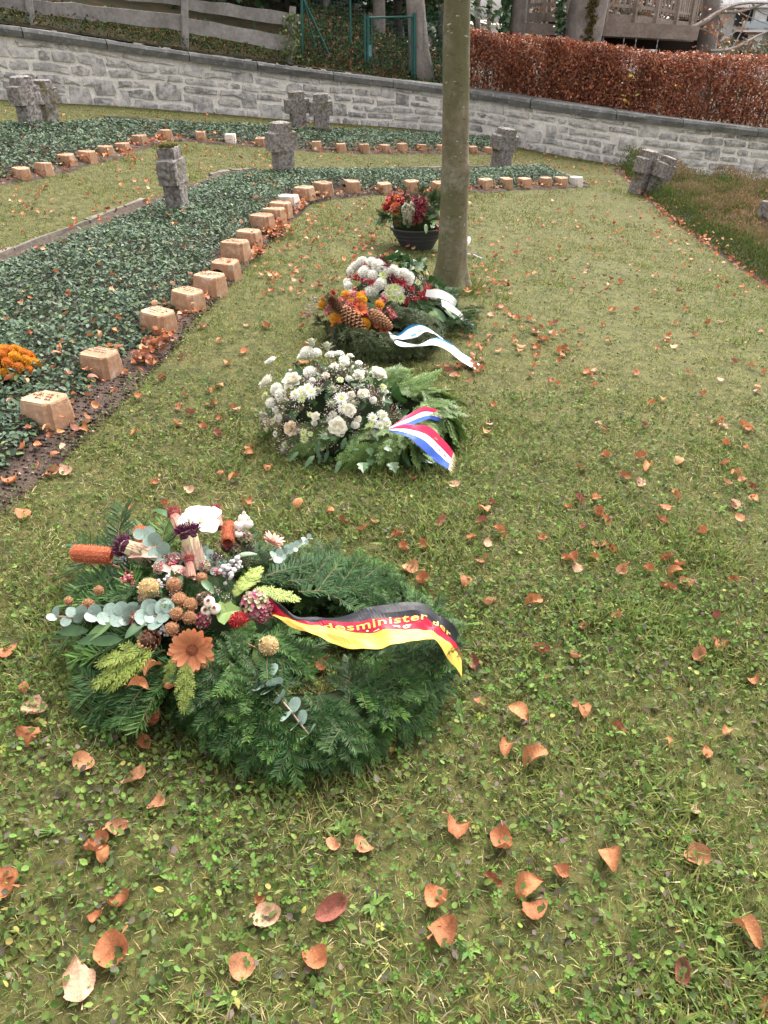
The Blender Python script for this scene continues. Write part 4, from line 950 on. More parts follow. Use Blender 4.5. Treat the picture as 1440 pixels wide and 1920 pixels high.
def cypress(seed, L=.2, g=(.12, .19, .03), tip=(.26, .30, .06)):
    r = np.random.default_rng(seed); V, Fc, C = [], [], []
    def seg(a, b, w, c0, c1):
        d = nrm(b - a); s = nrm(np.cross(d, [0, 0, 1.0]) + r.normal(0, .15, 3)) * w; n = len(V)
        V.extend([a - s * .6, a + s * .6, (a + b) / 2 + s, b, (a + b) / 2 - s]); Fc.extend([(n, n + 1, n + 2), (n, n + 2, n + 4), (n + 4, n + 2, n + 3)]); C.extend([c0, c0, c1, c1, c1])
    g = np.array(g); tip = np.array(tip); n = 15; p = np.zeros(3); d = np.array([1.0, 0, 0])
    for i in range(n):
        d = nrm(d + r.normal(0, .04, 3) + [0, 0, -.02]); q = p + d * L / n; seg(p, q, .0028, g, g); f = i / n
        for sgn in (-1, 1):
            ln = L * .42 * (1 - f) ** .7 * r.uniform(.7, 1.1) * (.5 + .5 * min(1, f * 5)) + .012; e = nrm(d * .85 + np.array([0, sgn * .8, r.normal(0, .1)])); m = max(2, int(ln / .010)); a = q.copy()
            for j in range(m):
                e = nrm(e + r.normal(0, .05, 3) + [.05, 0, -.03]); b = a + e * ln / m; cc = g + (tip - g) * (j / m) * r.uniform(.5, 1.1); seg(a, b, .0025, cc, cc)
                if j < m - 1:
                    for s2 in (-1, 1):
                        h = nrm(e * .9 + np.cross([0, 0, 1.0], e) * s2 * .75 + r.normal(0, .08, 3)); l2 = .02 * (1 - .6 * j / m) * r.uniform(.6, 1.1) + .004
                        seg(a, a + h * l2, .0024, cc, g + (tip - g) * r.uniform(.5, 1.0))
                a = b
        p = q
    return meshdata('cypress_spray', V, np.array(Fc), np.array(C), M['thuja'])
CYPG = [cypress(i, .19) for i in range(3)]
CYPD = [cypress(10 + i, .20, (.06, .12, .03), (.15, .23, .06)) for i in range(3)]

def petal(L, Wd, cup=.3, curl=.2, nl=4, tipw=.55, base=.35):
    V = []; Fc = []
    for i in range(nl + 1):
        u = i / nl; w = Wd * (base + (1 - base) * math.sin(min(1, u / tipw) * math.pi / 2)) * (1 if u <= tipw else math.sqrt(max(0, 1 - ((u - tipw) / (1 - tipw)) ** 2 * .94)))
        for s in (-1, 0, 1): V.append([L * u, s * w / 2, L * curl * u * u + cup * w * abs(s) * .5])
    for i in range(nl):
        for k in range(2): Fc.append((i * 3 + k, i * 3 + k + 1, i * 3 + 4 + k, i * 3 + 3 + k))
    return np.array(V), Fc
def rot_z(a): return np.array([[math.cos(a), -math.sin(a), 0], [math.sin(a), math.cos(a), 0], [0, 0, 1.0]])
def rot_y(a): return np.array([[math.cos(a), 0, math.sin(a)], [0, 1, 0], [-math.sin(a), 0, math.cos(a)]])
def whorl(mb, n, r0, z0, elev, L, Wd, col, cup=.3, curl=.2, off=0, jit=.08, rr=rng, tipw=.55, tipcol=None):
    V, Fc = petal(L, Wd, cup, curl, 4, tipw)
    for k in range(n):
        s = rr.uniform(.88, 1.1); a = 2 * math.pi * k / n + off + rr.normal(0, jit); R = rot_z(a) @ rot_y(-(elev + rr.normal(0, jit)))
        c = np.array(col) * rr.uniform(.9, 1.08); C = np.repeat(c[None], len(V), 0)
        if tipcol is not None: u = (V[:, 0] / L)[:, None] ** 2; C = C * (1 - u) + np.array(tipcol) * u
        mb.add((V * s) @ R.T + R @ np.zeros(3) + np.array([math.cos(a) * r0, math.sin(a) * r0, z0]), Fc, np.clip(C, 0, .95))
# every flower is made around the origin, facing +z, about 1 unit wide, as shared mesh data
def rose(col, heart, seed):
    r = np.random.default_rng(seed); mb = MB(); ball(mb, (0, 0, .12), (.2, .2, .26), heart, 8, 6)
    for i, (n, r0, z0, e, L, w) in enumerate(((4, .04, .05, 1.42, .36, .32), (5, .08, .03, 1.25, .42, .42), (6, .12, .0, 1.02, .46, .48), (7, .14, -.04, .75, .48, .5), (7, .14, -.07, .42, .46, .5))):
        whorl(mb, n, r0, z0, e, L, w, np.array(heart) * (1 - i / 4) + np.array(col) * i / 4, .55, -.12, i * .5, .1, r)
    return mb.data('rose', M['petal'], True)
def button(col, centre, seed, open_=1.0):
    r = np.random.default_rng(seed); mb = MB(); ball(mb, (0, 0, .10), (.17, .17, .10), centre, 8, 5)
    for i in range(4): whorl(mb, 13, .12 + .045 * i, .06 - .04 * i, 1.05 - .30 * i * open_, .22 + .03 * i, .12, col, .3, -.15, i * .25, .08, r)
    ball(mb, (0, 0, -.05), (.33, .33, .16), np.array(col) * .8, 9, 5)
    return mb.data('chrysanthemum', M['petal'], True)
def pompon(col, dark, seed, n=140):
    r = np.random.default_rng(seed); mb = MB(); ball(mb, (0, 0, 0), (.40, .40, .32), dark, 10, 6); V, Fc = petal(.16, .11, .5, -.2, 2)
    for k in range(n):
        z = 1 - 1.55 * (k + .5) / n; a = k * 2.39996; s = math.sqrt(max(0, 1 - z * z)); d = np.array([s * math.cos(a), s * math.sin(a), z * .82])
        R = basis(nrm(d + r.normal(0, .12, 3)), r.normal(0, 1, 3)); mb.add(V @ R.T + d * .38, Fc, np.clip(np.array(col) * r.uniform(.75, 1.15), 0, .95))
    return mb.data('pompon', M['petal'], True)
def daisy(col, tipc, centre, seed, n=13, layers=2, w=.17, mat='petal'):
    r = np.random.default_rng(seed); mb = MB(); ball(mb, (0, 0, .05), (.12, .12, .07), centre, 10, 5)
    for k in range(26):
        a = k * 2.4; d = .018 * math.sqrt(k) * 1.2; ball(mb, (math.cos(a) * d, math.sin(a) * d, .11 - d * .3), .022, np.array(centre) * r.uniform(.6, 1.5), 5, 3)
    for i in range(layers): whorl(mb, n, .08, .03 - .03 * i, .42 - .2 * i, .42, w, col, .25, .12, i * .24, .06, r, .8, tipc)
    return mb.data('wood_flower', M[mat], False)
def spiky(col, tipc, prof, n, sl, seed, name, mat='dry', w=.02):       # body of revolution (r, z) covered with bristles
    r = np.random.default_rng(seed); mb = MB(); pr = np.array(prof); nn = 12; V = []; Fc = []
    for (rr, z) in pr:
        for k in range(nn): a = 2 * math.pi * k / nn; V.append([rr * math.cos(a), rr * math.sin(a), z])
    for i in range(len(pr) - 1):
        for k in range(nn): Fc.append((i * nn + k, i * nn + (k + 1) % nn, i * nn + nn + (k + 1) % nn, i * nn + nn + k))
    Fc.append(tuple(range((len(pr) - 1) * nn, len(pr) * nn))); mb.add(V, Fc, np.array(col) * .6)
    s = np.r_[0, np.cumsum(np.hypot(*np.diff(pr, axis=0).T))]; wgt = r.uniform(0, 1, n)
    for k in range(n):
        t = wgt[k] * s[-1]; rr = np.interp(t, s, pr[:, 0]); z = np.interp(t, s, pr[:, 1]); a = k * 2.39996
        i = min(np.searchsorted(s, t, 'right') - 1, len(pr) - 2); tg = pr[i + 1] - pr[i]; no = nrm(np.array([tg[1], -tg[0]]))
        nd = nrm(np.array([no[0] * math.cos(a), no[0] * math.sin(a), no[1] + .25]) + r.normal(0, .25, 3)); p = np.array([rr * math.cos(a), rr * math.sin(a), z]); sd = nrm(np.cross(nd, r.normal(0, 1, 3))) * w
        l = sl * r.uniform(.6, 1.2); c = np.array(col) * r.uniform(.75, 1.2); mb.add([p - sd, p + sd, p + nd * l], [(0, 1, 2)], np.clip([c * .8, c * .8, np.array(tipc) * r.uniform(.8, 1.15)], 0, .95))
    return mb.data(name, M[mat])
def protea(outer, inner, tuft, seed, openness=.25):
    r = np.random.default_rng(seed); mb = MB()
    for i in range(5): whorl(mb, 10, .23 - .02 * i, -.48 + .13 * i, 1.50 - openness * (.5 - .1 * i), .56 + .03 * i, .24, np.array(outer) * (1 - i / 5) + np.array(inner) * i / 5, .5, .10, i * .31, .03, r, .7, np.array(outer) * .75 if i < 2 else inner)
    ball(mb, (0, 0, -.02), (.19, .19, .48), np.array(inner) * .9, 10, 7)
    for k in range(260):
        a = r.uniform(0, 6.28); d = .25 * math.sqrt(r.random()); p = np.array([math.cos(a) * d, math.sin(a) * d, .50 + .14 * (1 - d / .27)]); nd = nrm(np.array([math.cos(a) * d * 2.2, math.sin(a) * d * 2.2, .8]) + r.normal(0, .3, 3)); sd = nrm(np.cross(nd, r.normal(0, 1, 3))) * .022
        mb.add([p - sd, p + sd, p + nd * r.uniform(.14, .27)], [(0, 1, 2)], np.array(tuft) * r.uniform(.6, 1.5))
    ball(mb, (0, 0, .42), (.24, .24, .15), np.array(tuft) * .6, 10, 5)
    return mb.data('protea', M['dry'], False)
def pine_cone(seed, slim=.27, n=110, c0=(.20, .085, .04), c1=(.52, .30, .17)):
    r = np.random.default_rng(seed); mb = MB(); ball(mb, (0, 0, 0), (slim * .55, slim * .55, .47), (.05, .022, .012), 8, 8)
    for k in range(n):
        u = (k + .5) / n; z = -.48 + .98 * u; a = k * 2.39996; rr = slim * math.sin(math.pi * (u * .86 + .1)) ** .65
        d = np.array([math.cos(a), math.sin(a), .55 + .5 * u]); R = basis(nrm(d), np.array([-math.cos(a) * .5, -math.sin(a) * .5, 1.0])); s = .115 * (1.1 - .5 * u)
        V = np.array([[-.5, -.35, 0], [.35, -.62, .05], [.62, 0, .22], [.35, .62, .05], [-.5, .35, 0], [.3, 0, .2]]) * s
        mb.add(V @ R.T + np.array([math.cos(a) * rr * .72, math.sin(a) * rr * .72, z]), [(0, 1, 5), (1, 2, 5), (2, 3, 5), (3, 4, 5), (4, 0, 5)], np.array([c0, c1, c1, c1, c0, c0]) * r.uniform(.8, 1.15))
    return mb.data('pine_cone', M['dry'])
def hydrangea(cols, seed, n=70):
    r = np.random.default_rng(seed); mb = MB(); V, Fc = petal(.11, .12, .2, .2, 2); ball(mb, (0, 0, -.05), (.36, .36, .3), (.08, .09, .04), 9, 6)
    for k in range(n):
        z = 1 - 1.3 * (k + .5) / n; a = k * 2.39996; s = math.sqrt(max(0, 1 - z * z)); d = np.array([s * math.cos(a), s * math.sin(a), z]); c = np.array(cols[r.integers(len(cols))]); R0 = zbasis(nrm(d + r.normal(0, .25, 3)), r.uniform(0, 6))
        for j in range(4): R = R0 @ rot_z(j * math.pi / 2) @ rot_y(-.35); mb.add(V @ R.T + d * (.4 + r.normal(0, .02)), Fc, c * r.uniform(.8, 1.2))
    return mb.data('hydrangea', M['petal'])
def berries(cols, seed, n=26, rb=.085, spread=.40, stalk=(.16, .13, .06), mat='leaf'):
    r = np.random.default_rng(seed); mb = MB()
    for k in range(n):
        d = nrm(r.normal(0, 1, 3) + [0, 0, .7]); p = d * spread * r.uniform(.6, 1.05); c = np.array(cols[r.integers(len(cols))]) * r.uniform(.8, 1.2); tube(mb, [np.array([0, 0, -.3]), p * .5 + r.normal(0, .04, 3), p], .012, 3, stalk, False); ball(mb, p, rb * r.uniform(.7, 1.15), c, 7, 5)
    return mb.data('berry_cluster', M[mat], True)
def thistle(seed):
    r = np.random.default_rng(seed); mb = MB(); ball(mb, (0, 0, 0), (.2, .2, .28), (.30, .30, .22), 8, 6); V, Fc = petal(.52, .09, .4, .15, 3, .3)
    for k in range(12): R = rot_z(k * .52) @ rot_y(-r.uniform(.1, .6)); mb.add(V @ R.T + [0, 0, -.14], Fc, np.array([.40, .42, .30]) * r.uniform(.8, 1.2))
    return mb.data('thistle', M['dry'])
def ivyleaf(col, seed, vein=(.2, .26, .1)):
    r = np.random.default_rng(seed); P_ = [(0, 0), (.05, .28), (.22, .44), (.38, .30), (.60, .36), (.66, .2), (1, 0), (.66, -.2), (.60, -.36), (.38, -.30), (.22, -.44), (.05, -.28)]
    V = [[x, y, .10 * abs(y) - .12 * x * x + r.normal(0, .012)] for x, y in P_] + [[.4, 0, -.05]]; n = len(P_)
    C = np.array([np.array(col) * r.uniform(.85, 1.15) for _ in P_] + [np.array(col) * 1.15])
    return meshdata('ivy_leaf', V, [(k, (k + 1) % n, n) for k in range(n)], C, M['leaf'])
def longleaf(col, seed, w=.36):
    r = np.random.default_rng(seed); V, Fc = petal(1, w, .35, -.25, 6, .4, .1); V[:, 2] += r.normal(0, .008, len(V)); C = np.repeat(np.array([col]), len(V), 0) * r.uniform(.85, 1.15, (len(V), 1)); C[1::3] *= 1.25
    return meshdata('leaf', V, Fc, C, M['leaf'], True)
def eucalyptus(seed, pairs=6, rad0=.1, col=(.215, .295, .255), grow=.93):
    r = np.random.default_rng(seed); mb = MB(); pts = [np.zeros(3)]; d = np.array([1.0, 0, 0])
    for i in range(pairs): d = nrm(d + r.normal(0, .08, 3)); pts.append(pts[-1] + d / pairs)
    tube(mb, pts, .010, 5, (.34, .22, .18), True)
    for i, p in enumerate(pts[1:]):
        s = (rad0 * grow ** i)
        for sg in (-1, 1):
            a = i * .9 + (0 if sg > 0 else math.pi) + r.normal(0, .3); out = np.array([.25, math.cos(a), abs(math.sin(a)) * .8 + .15]); R = basis(nrm(out), nrm(np.array([-.5, 0, .9]) + r.normal(0, .35, 3)))
            n = 12; V = [[s * (.95 + math.cos(2 * math.pi * k / n)), s * math.sin(2 * math.pi * k / n), s * .14 * (math.sin(2 * math.pi * k / n) ** 2)] for k in range(n)] + [[s * .95, 0, -.02 * s]]
            mb.add(np.array(V) @ R.T + p, [(k, (k + 1) % n, n) for k in range(n)], np.array(col) * r.uniform(.85, 1.2))
    return mb.data('eucalyptus_sprig', M['leaf'], True)
def statice(seed, col=(.50, .38, .40)):
    r = np.random.default_rng(seed); mb = MB()
    for k in range(5):
        d = nrm(np.array([1, r.normal(0, .45), r.normal(.1, .3)])); e = d * r.uniform(.6, 1); tube(mb, [np.zeros(3), e * .5 + r.normal(0, .03, 3), e], .008, 3, (.25, .2, .16), False)
        for j in range(9): ball(mb, e * r.uniform(.35, 1.05) + r.normal(0, .05, 3), r.uniform(.018, .04), np.array(col) * r.uniform(.7, 1.3), 5, 3)
    return mb.data('statice_sprig', M['dry'])
def gyps(seed, cols=((.75, .72, .66), (.6, .5, .42), (.16, .06, .10)), n=46):
    r = np.random.default_rng(seed); mb = MB()
    for k in range(n):
        p = nrm(r.normal(0, 1, 3) + [0, 0, .8]) * r.uniform(.25, .55)
        if k % 3 == 0: tube(mb, [np.array([0, 0, -.2]), p], .006, 3, (.25, .2, .1), False)
        ball(mb, p, r.uniform(.016, .034), np.array(cols[r.integers(len(cols))]) * r.uniform(.8, 1.2), 5, 3)
    return mb.data('filler_flowers', M['dry'])
def lily(col, seed):
    r = np.random.default_rng(seed); mb = MB()
    for i, (e, L, w) in enumerate(((.75, .5, .5), (.35, .55, .56))): whorl(mb, 3, .05, .02 - .02 * i, e, L, w, col, .35, -.15, i * 1.05, .1, r, .65)
    ball(mb, (0, 0, .08), (.06, .06, .1), (.75, .62, .35), 6, 4); return mb.data('white_orchid', M['petal'], True)
def pod(seed):
    r = np.random.default_rng(seed); mb = MB()
    for k in range(3):
        c = np.array([math.cos(k * 2.1) * .22, math.sin(k * 2.1) * .22, .08 * k]); ball(mb, c, (.26, .26, .22), (.78, .70, .62), 9, 6); ball(mb, c + [0, -.04, .17], (.12, .10, .08), (.28, .08, .06), 7, 4)
        V, Fc = petal(.34, .2, .5, .5, 3)
        for j in range(3): R = rot_z(j * 2.1 + k) @ rot_y(-.9); mb.add(V @ R.T + c, Fc, np.array([.76, .70, .62]))
    return mb.data('cotton_pod', M['dry'], True)
FL = {
 'rose_white': [rose((.86, .84, .76), (.82, .78, .64), i) for i in (1, 2)], 'rose_cream': [rose((.80, .70, .55), (.78, .62, .44), 3)],
 'mum_white': [button((.88, .88, .82), (.62, .66, .25), i, 1.0) for i in (4, 5)], 'mum_green': [button((.78, .82, .50), (.36, .50, .06), 6, .7)],
 'pom_white': [pompon((.88, .87, .82), (.6, .6, .5), i) for i in (7, 8)], 'pom_yellow': [pompon((.70, .36, .02), (.45, .18, .01), i) for i in (9, 10)], 'pom_orange': [pompon((.66, .24, .03), (.35, .1, .01), 11), pompon((.74, .38, .03), (.42, .16, .01), 12)],
 'wood': [daisy((.44, .16, .075), (.58, .25, .13), (.22, .07, .035), 13, 14, 2, .17, 'dry')], 'wood_pink': [daisy((.50, .25, .20), (.66, .42, .36), (.35, .14, .10), 14, 11, 3, .14, 'dry')],
 'gerbera': [daisy((.55, .12, .035), (.66, .20, .08), (.30, .06, .02), 15, 16, 2, .12)],
 'banksia': [spiky((.55, .15, .07), (.74, .30, .17), [(.16, -.5), (.21, -.42), (.225, 0), (.215, .38), (.16, .48), (.05, .52)], 1500, .045, 16, 'banksia', 'dry', .008)],
 'seed': [spiky((.48, .24, .12), (.72, .46, .30), [(.1, -.40), (.33, -.24), (.42, 0), (.33, .28), (.08, .40)], 260, .11, 17, 'seed_head', 'dry', .035)],
 'seed_pale': [spiky((.60, .42, .20), (.86, .68, .40), [(.1, -.42), (.36, -.24), (.44, 0), (.35, .28), (.08, .44)], 420, .09, 18, 'seed_head', 'dry', .03)],
 'protea': [protea((.40, .27, .20), (.48, .42, .25), (.085, .016, .05), 19, .2)], 'protea_bud': [protea((.40, .22, .17), (.34, .10, .09), (.30, .08, .07), 20, .02)],
 'cone_rose': [pine_cone(21, .46, 60, (.34, .14, .075), (.58, .30, .19))], 'cone': [pine_cone(i) for i in (22, 23)],
 'hyd': [hydrangea([(.30, .30, .14), (.42, .36, .24), (.30, .06, .12), (.44, .26, .24)], 24)], 'hyd_pink': [hydrangea([(.42, .10, .16), (.30, .05, .10), (.5, .3, .26)], 25, 40)],
 'brunia': [berries([(.42, .40, .42), (.50, .47, .48)], 26, 26, .10, .38, (.2, .18, .14), 'dry')], 'berry_red': [berries([(.42, .012, .025), (.30, .008, .02)], 27)], 'berry_pink': [berries([(.55, .07, .12), (.42, .03, .07), (.62, .22, .22)], 28, 34, .06)],
 'berry_dark': [berries([(.035, .012, .04), (.06, .02, .05)], 29, 30, .055)], 'straw': [pompon((.42, .025, .03), (.2, .01, .01), 30, 110)],
 'thistle': [thistle(31)], 'statice': [statice(32), statice(33)], 'gyps': [gyps(34), gyps(35)], 'gyps_dark': [gyps(36, ((.10, .03, .07), (.5, .42, .32), (.16, .06, .09)))],
 'orchid': [lily((.90, .90, .88), 37)], 'pod': [pod(38)], 'leuc': [spiky((.38, .03, .04), (.55, .10, .10), [(.06, -.4), (.1, -.1), (.06, .3)], 60, .5, 39, 'red_bracts', 'petal', .06)],
 'leuc_dark': [spiky((.16, .015, .03), (.24, .03, .05), [(.06, -.4), (.12, -.1), (.06, .3)], 60, .45, 40, 'red_bracts', 'petal', .06)],
 'heather_white': [spiky((.66, .64, .50), (.78, .76, .62), [(.10, -.5), (.14, -.1), (.10, .3), (.02, .55)], 220, .10, 41, 'heather_spike', 'petal', .04)],
}
IVY = [ivyleaf((.045, .10, .03), i) for i in range(3)]; IVYL = [ivyleaf((.16, .24, .07), 9)]; LONG = [longleaf((.035, .085, .028), i) for i in range(3)]; LONGG = [longleaf((.09, .16, .05), 5), longleaf((.12, .20, .07), 6)]; LEAFP = [longleaf((.42, .26, .20), 7, .3)]
EUC = [eucalyptus(1, 9, .072), eucalyptus(2, 4, .11), eucalyptus(3, 6, .105)]

def dome(px, py, C, Rd):                          # sight line against an ellipsoid mound
    d = ray(px, py); o = np.array([0, 0, CAMZ]); a = d / Rd; b = (o - C) / Rd
    A = a @ a; B = a @ b; D = B * B - A * (b @ b - 1)
    t = (-B - math.sqrt(D)) / A if D > 0 else -B / A
    p = o + d * t; n = nrm((p - C) / Rd ** 2)
    return p, n
def fl(name, key, parent, C, Rd, px, py, size, tilt=(0, 0, 0), lift=0.0, roll=None, rr=rng):
    p, n = dome(px, py, C, Rd); n = nrm(n + np.array(tilt, float)); me = FL[key][int(rr.integers(len(FL[key])))]
    return inst(name, me, parent, p + n * lift, zbasis(n, rr.uniform(0, 6.28) if roll is None else roll), size)
def spray(name, mes, parent, p, d, up, s, rr=rng): return inst(name, mes[int(rr.integers(len(mes)))], parent, p, basis(d, up), s)
def ring(mb_parent, C, Rm, rt, flatz=.85, name='ring_base'):
    mb = MB(); V = []; Fc = []; nu, nv = 36, 10
    for i in range(nu):
        a = 2 * math.pi * i / nu
        for j in range(nv):
            b = 2 * math.pi * j / nv; rr_ = Rm + rt * math.cos(b); V.append([C[0] + rr_ * math.cos(a), C[1] + rr_ * math.sin(a), T(C[0] + rr_ * math.cos(a), C[1] + rr_ * math.sin(a)) + rt * flatz + rt * flatz * math.sin(b)])
    for i in range(nu):
        for j in range(nv): Fc.append((i * nv + j, ((i + 1) % nu) * nv + j, ((i + 1) % nu) * nv + (j + 1) % nv, i * nv + (j + 1) % nv))
    mb.add(V, Fc, (.022, .032, .014)); return mb.build(name, M['core'], mb_parent, None, True)
def mound(parent, C, Rd, name='flower_foam'):
    mb = MB(); ball(mb, C, np.array(Rd) * .80, (.02, .032, .014), 14, 9); return mb.build(name, M['core'], parent, None, True)
def ring_sprigs(parent, C, Rm, rt, n, mes, alt, seed, flow=.55, s=1.0, flatz=.85, name='fir_sprig', amin=0, amax=6.283, phi=(-.5, 2.6)):
    r = np.random.default_rng(seed)
    for k in range(n):
        a = amin + (amax - amin) * ((k + r.random()) / n); ph = r.uniform(*phi)       # ph 0 outer side, pi/2 top, pi inner side
        e = np.array([math.cos(a), math.sin(a), 0]); tg = np.array([-e[1], e[0], 0]); c0 = C + e * Rm; c0[2] = T(c0[0], c0[1]) + rt * flatz
        no = e * math.cos(ph) + np.array([0, 0, math.sin(ph) * flatz]); p = c0 + no * rt * .88
        down = e * math.sin(ph) - np.array([0, 0, math.cos(ph)]); down = down if ph < 1.75 else -down
        d = nrm(down * r.uniform(.7, 1.1) + tg * flow * r.uniform(.7, 1.3) + no * r.uniform(.08, .26) + r.normal(0, .07, 3))
        me = (alt if r.random() < .28 else mes); spray(name, me, parent, p - d * .05, d, nrm(no + r.normal(0, .12, 3)), s * r.uniform(.8, 1.1), r)
def ribbon(parent, tops, bots, bands, name='ribbon', n=60, m=12, crinkle=.004, seed=0):
    A = catmull(tops, n); B = catmull(bots, n); r = np.random.default_rng(seed); V = []; C = []; Fc = []
    vs = np.linspace(0, 1, m + 1)
    for i in range(n):
        u = i / (n - 1); bd = bands(u)
        for v in vs:
            p = A[i] * (1 - v) + B[i] * v; w = crinkle * (math.sin(v * 5 + u * 9 + seed) * .4 + float(vn(u * 9 + seed, v * 3)) - .5 + .5 * (float(vn(u * 22 + v * 4 + seed, v * 5 - u * 6)) - .5))
            V.append(p + [0, 0, w])
    # colour per face through doubled vertices along the bands
    base = np.array(V).reshape(n, m + 1, 3); VV = []; CC = []; FF = []
    for i in range(n - 1):
        u = (i + .5) / (n - 1); bd = bands(u)         # list of (v_end, colour)
        v0 = 0.0
        for ve, col in bd:
            if ve - v0 < 1e-4: continue
            k = max(2, int((ve - v0) * 10) + 1); b0 = len(VV)
            for ii in (i, i + 1):
                u2 = ii / (n - 1); bb = bands(u2); j = [x[1] for x in bb].index(col); lo = bb[j - 1][0] if j > 0 else 0.0; hi = bb[j][0]
                for q in range(k):
                    v = lo + (hi - lo) * q / (k - 1); f = v * m; j0 = min(int(f), m - 1); VV.append(base[ii, j0] * (1 - (f - j0)) + base[ii, j0 + 1] * (f - j0)); CC.append(col)
            for q in range(k - 1): FF.append((b0 + q, b0 + q + 1, b0 + k + q + 1, b0 + k + q))
            v0 = ve
    me = meshdata(name, VV, FF, np.array(CC), M['ribbon'], False); o = link(bpy.data.objects.new(name, me), parent)
    s = o.modifiers.new('thickness', 'SOLIDIFY'); s.thickness = .0012; s.offset = -1
    def surf(u, v, lift=.0015):
        f = np.clip(u, 0, 1) * (n - 1); i = min(int(f), n - 2); fu = f - i; g = np.clip(v, 0, 1) * m; j = min(int(g), m - 1); fv = g - j
        p = (base[i, j] * (1 - fv) + base[i, j + 1] * fv) * (1 - fu) + (base[i + 1, j] * (1 - fv) + base[i + 1, j + 1] * fv) * fu
        nn = np.cross(base[i, j + 1] - base[i, j], base[i + 1, j] - base[i, j]); nn = nrm(nn); nn = nn if nn[2] > 0 else -nn
        return p + nn * lift
    return o, surf, A, B
def text_on(surf, parent, txt, u0, v0, du, dv, slope, col, name, clip=None, mat='gold'):
    cu = bpy.data.curves.new('txt', 'FONT'); cu.body = txt; cu.size = 1.0; cu.resolution_u = 2; cu.space_character = 1.08; cu.offset = .012
    to = bpy.data.objects.new('txt', cu); COL.objects.link(to); dg = bpy.context.evaluated_depsgraph_get(); me = bpy.data.meshes.new_from_object(to.evaluated_get(dg))
    V = np.array([v.co[:] for v in me.vertices]); Fc = [tuple(p.vertices) for p in me.polygons]; bpy.data.objects.remove(to); bpy.data.curves.remove(cu); bpy.data.meshes.remove(me)
    Wt = V[:, 0].max(); uu = u0 + V[:, 0] / Wt * du; vv = v0 - V[:, 1] * dv + slope * (V[:, 0] / Wt)
    if clip is not None:
        ok = [all(clip(uu[i], vv[i]) for i in f) for f in Fc]; Fc = [f for f, k in zip(Fc, ok) if k]
    Vp = [surf(a, b) for a, b in zip(uu, vv)]
    return link(bpy.data.objects.new(name, meshdata(name, Vp, Fc, np.array(col), M[mat])), parent)
def flecks(surf, parent, u0, u1, v, n, col, seed, name='printed_letters', h=.012, w=.002):      # print too small to read
    r = np.random.default_rng(seed); mb = MB()
    for u in np.linspace(u0, u1, n):
        if r.random() < .2: continue
        a = surf(u, v - .07 * r.uniform(.5, 1)); b = surf(u + .004, v + .07 * r.uniform(.5, 1)); t = nrm(surf(u + .01, v) - surf(u, v)) * w * r.uniform(.5, 1.4)
        mb.add([a - t, a + t, b + t, b - t], [(0, 1, 2, 3)], col)
    return mb.build(name, M['gold'], parent)

# ================================================================== WREATH 1: big fir wreath in front
r = np.random.default_rng(91)
c1 = np.array([-.20, 1.60, 0.0]); c1[2] = T(*c1[:2])
w1 = empty('fir_wreath', c1, 'large fir wreath with proteas and black-red-gold ribbon in the foreground', 'wreath')
ring(w1, c1, .268, .072, .95)
ring_sprigs(w1, c1, .268, .098, 190, FIR, FIRB, 1, .5, .90, .80, phi=(-.5, 1.95))
ring_sprigs(w1, c1, .268, .100, 50, FIR, FIRB, 2, .6, .85, .80, amin=3.6, amax=6.4, phi=(-.6, 1.0))
D1 = np.array([-.535, 1.70, .03]); DR1 = np.array([.36, .25, .225])
mound(w1, D1, DR1)
def W1(px, py, z):                                # point at a height above the ground on a sight line
    return P(px, py, z)
def branch1(mes, px0, py0, z0, px1, py1, z1, s=None, name='fir_sprig', upv=(0, -.2, 1)):
    a, b = W1(px0, py0, z0), W1(px1, py1, z1); d = b - a
    s = np.linalg.norm(d) / .21 if s is None else s
    return spray(name, mes, w1, a, d, np.array(upv, float), s, r)
for q in [(330, 1090, .20, 165, 1000, .13), (300, 1120, .2, 150, 1010, .10), (310, 1150, .2, 95, 1140, .08), (300, 1180, .2, 85, 1160, .06), (300, 1190, .18, 105, 1195, .05), (310, 1220, .18, 110, 1250, .05), (330, 1240, .18, 140, 1330, .03), (350, 1250, .17, 150, 1375, .02), (360, 1250, .17, 215, 1330, .05), (300, 1120, .22, 400, 1130, .24), (250, 1095, .22, 330, 1110, .24), (360, 1120, .24, 450, 1140, .24), (340, 1085, .23, 250, 1050, .22),
          (480, 1090, .22, 600, 1060, .16), (500, 1080, .22, 640, 1035, .14), (540, 1090, .2, 700, 1070, .15), (560, 1110, .2, 730, 1090, .15), (560, 1075, .2, 660, 1040, .12), (620, 1100, .18, 790, 1095, .14), (480, 1190, .2, 640, 1240, .16), (470, 1210, .2, 600, 1290, .17), (450, 1230, .2, 560, 1320, .15), (430, 1240, .2, 470, 1360, .13), (480, 1200, .22, 620, 1200, .17), (400, 1230, .2, 380, 1370, .10), (380, 1230, .2, 330, 1350, .09), (420, 1060, .22, 520, 1010, .17), (415, 1185, .22, 485, 1215, .22), (405, 1200, .21, 460, 1245, .20), (430, 1180, .21, 500, 1195, .21), (395, 1215, .20, 430, 1265, .18)]:
    branch1(FIR if r.random() < .75 else FIRB, *q)
for q in [(280, 1215, .2, 165, 1230, .15), (290, 1220, .2, 180, 1285, .12), (270, 1230, .19, 150, 1300, .09), (330, 1230, .2, 300, 1290, .14), (350, 1240, .2, 340, 1340, .13), (455, 1110, .25, 475, 1050, .25), (470, 1110, .25, 565, 1105, .22), (440, 1120, .24, 460, 1075, .26)]:
    branch1(CYPG, *q, name='cypress_spray')
def f1(name, key, px, py, size, tilt=(0, 0, 0), lift=.02, roll=None): return fl(name, key, w1, D1, DR1, px, py, size, tilt, lift + .012, roll, r)
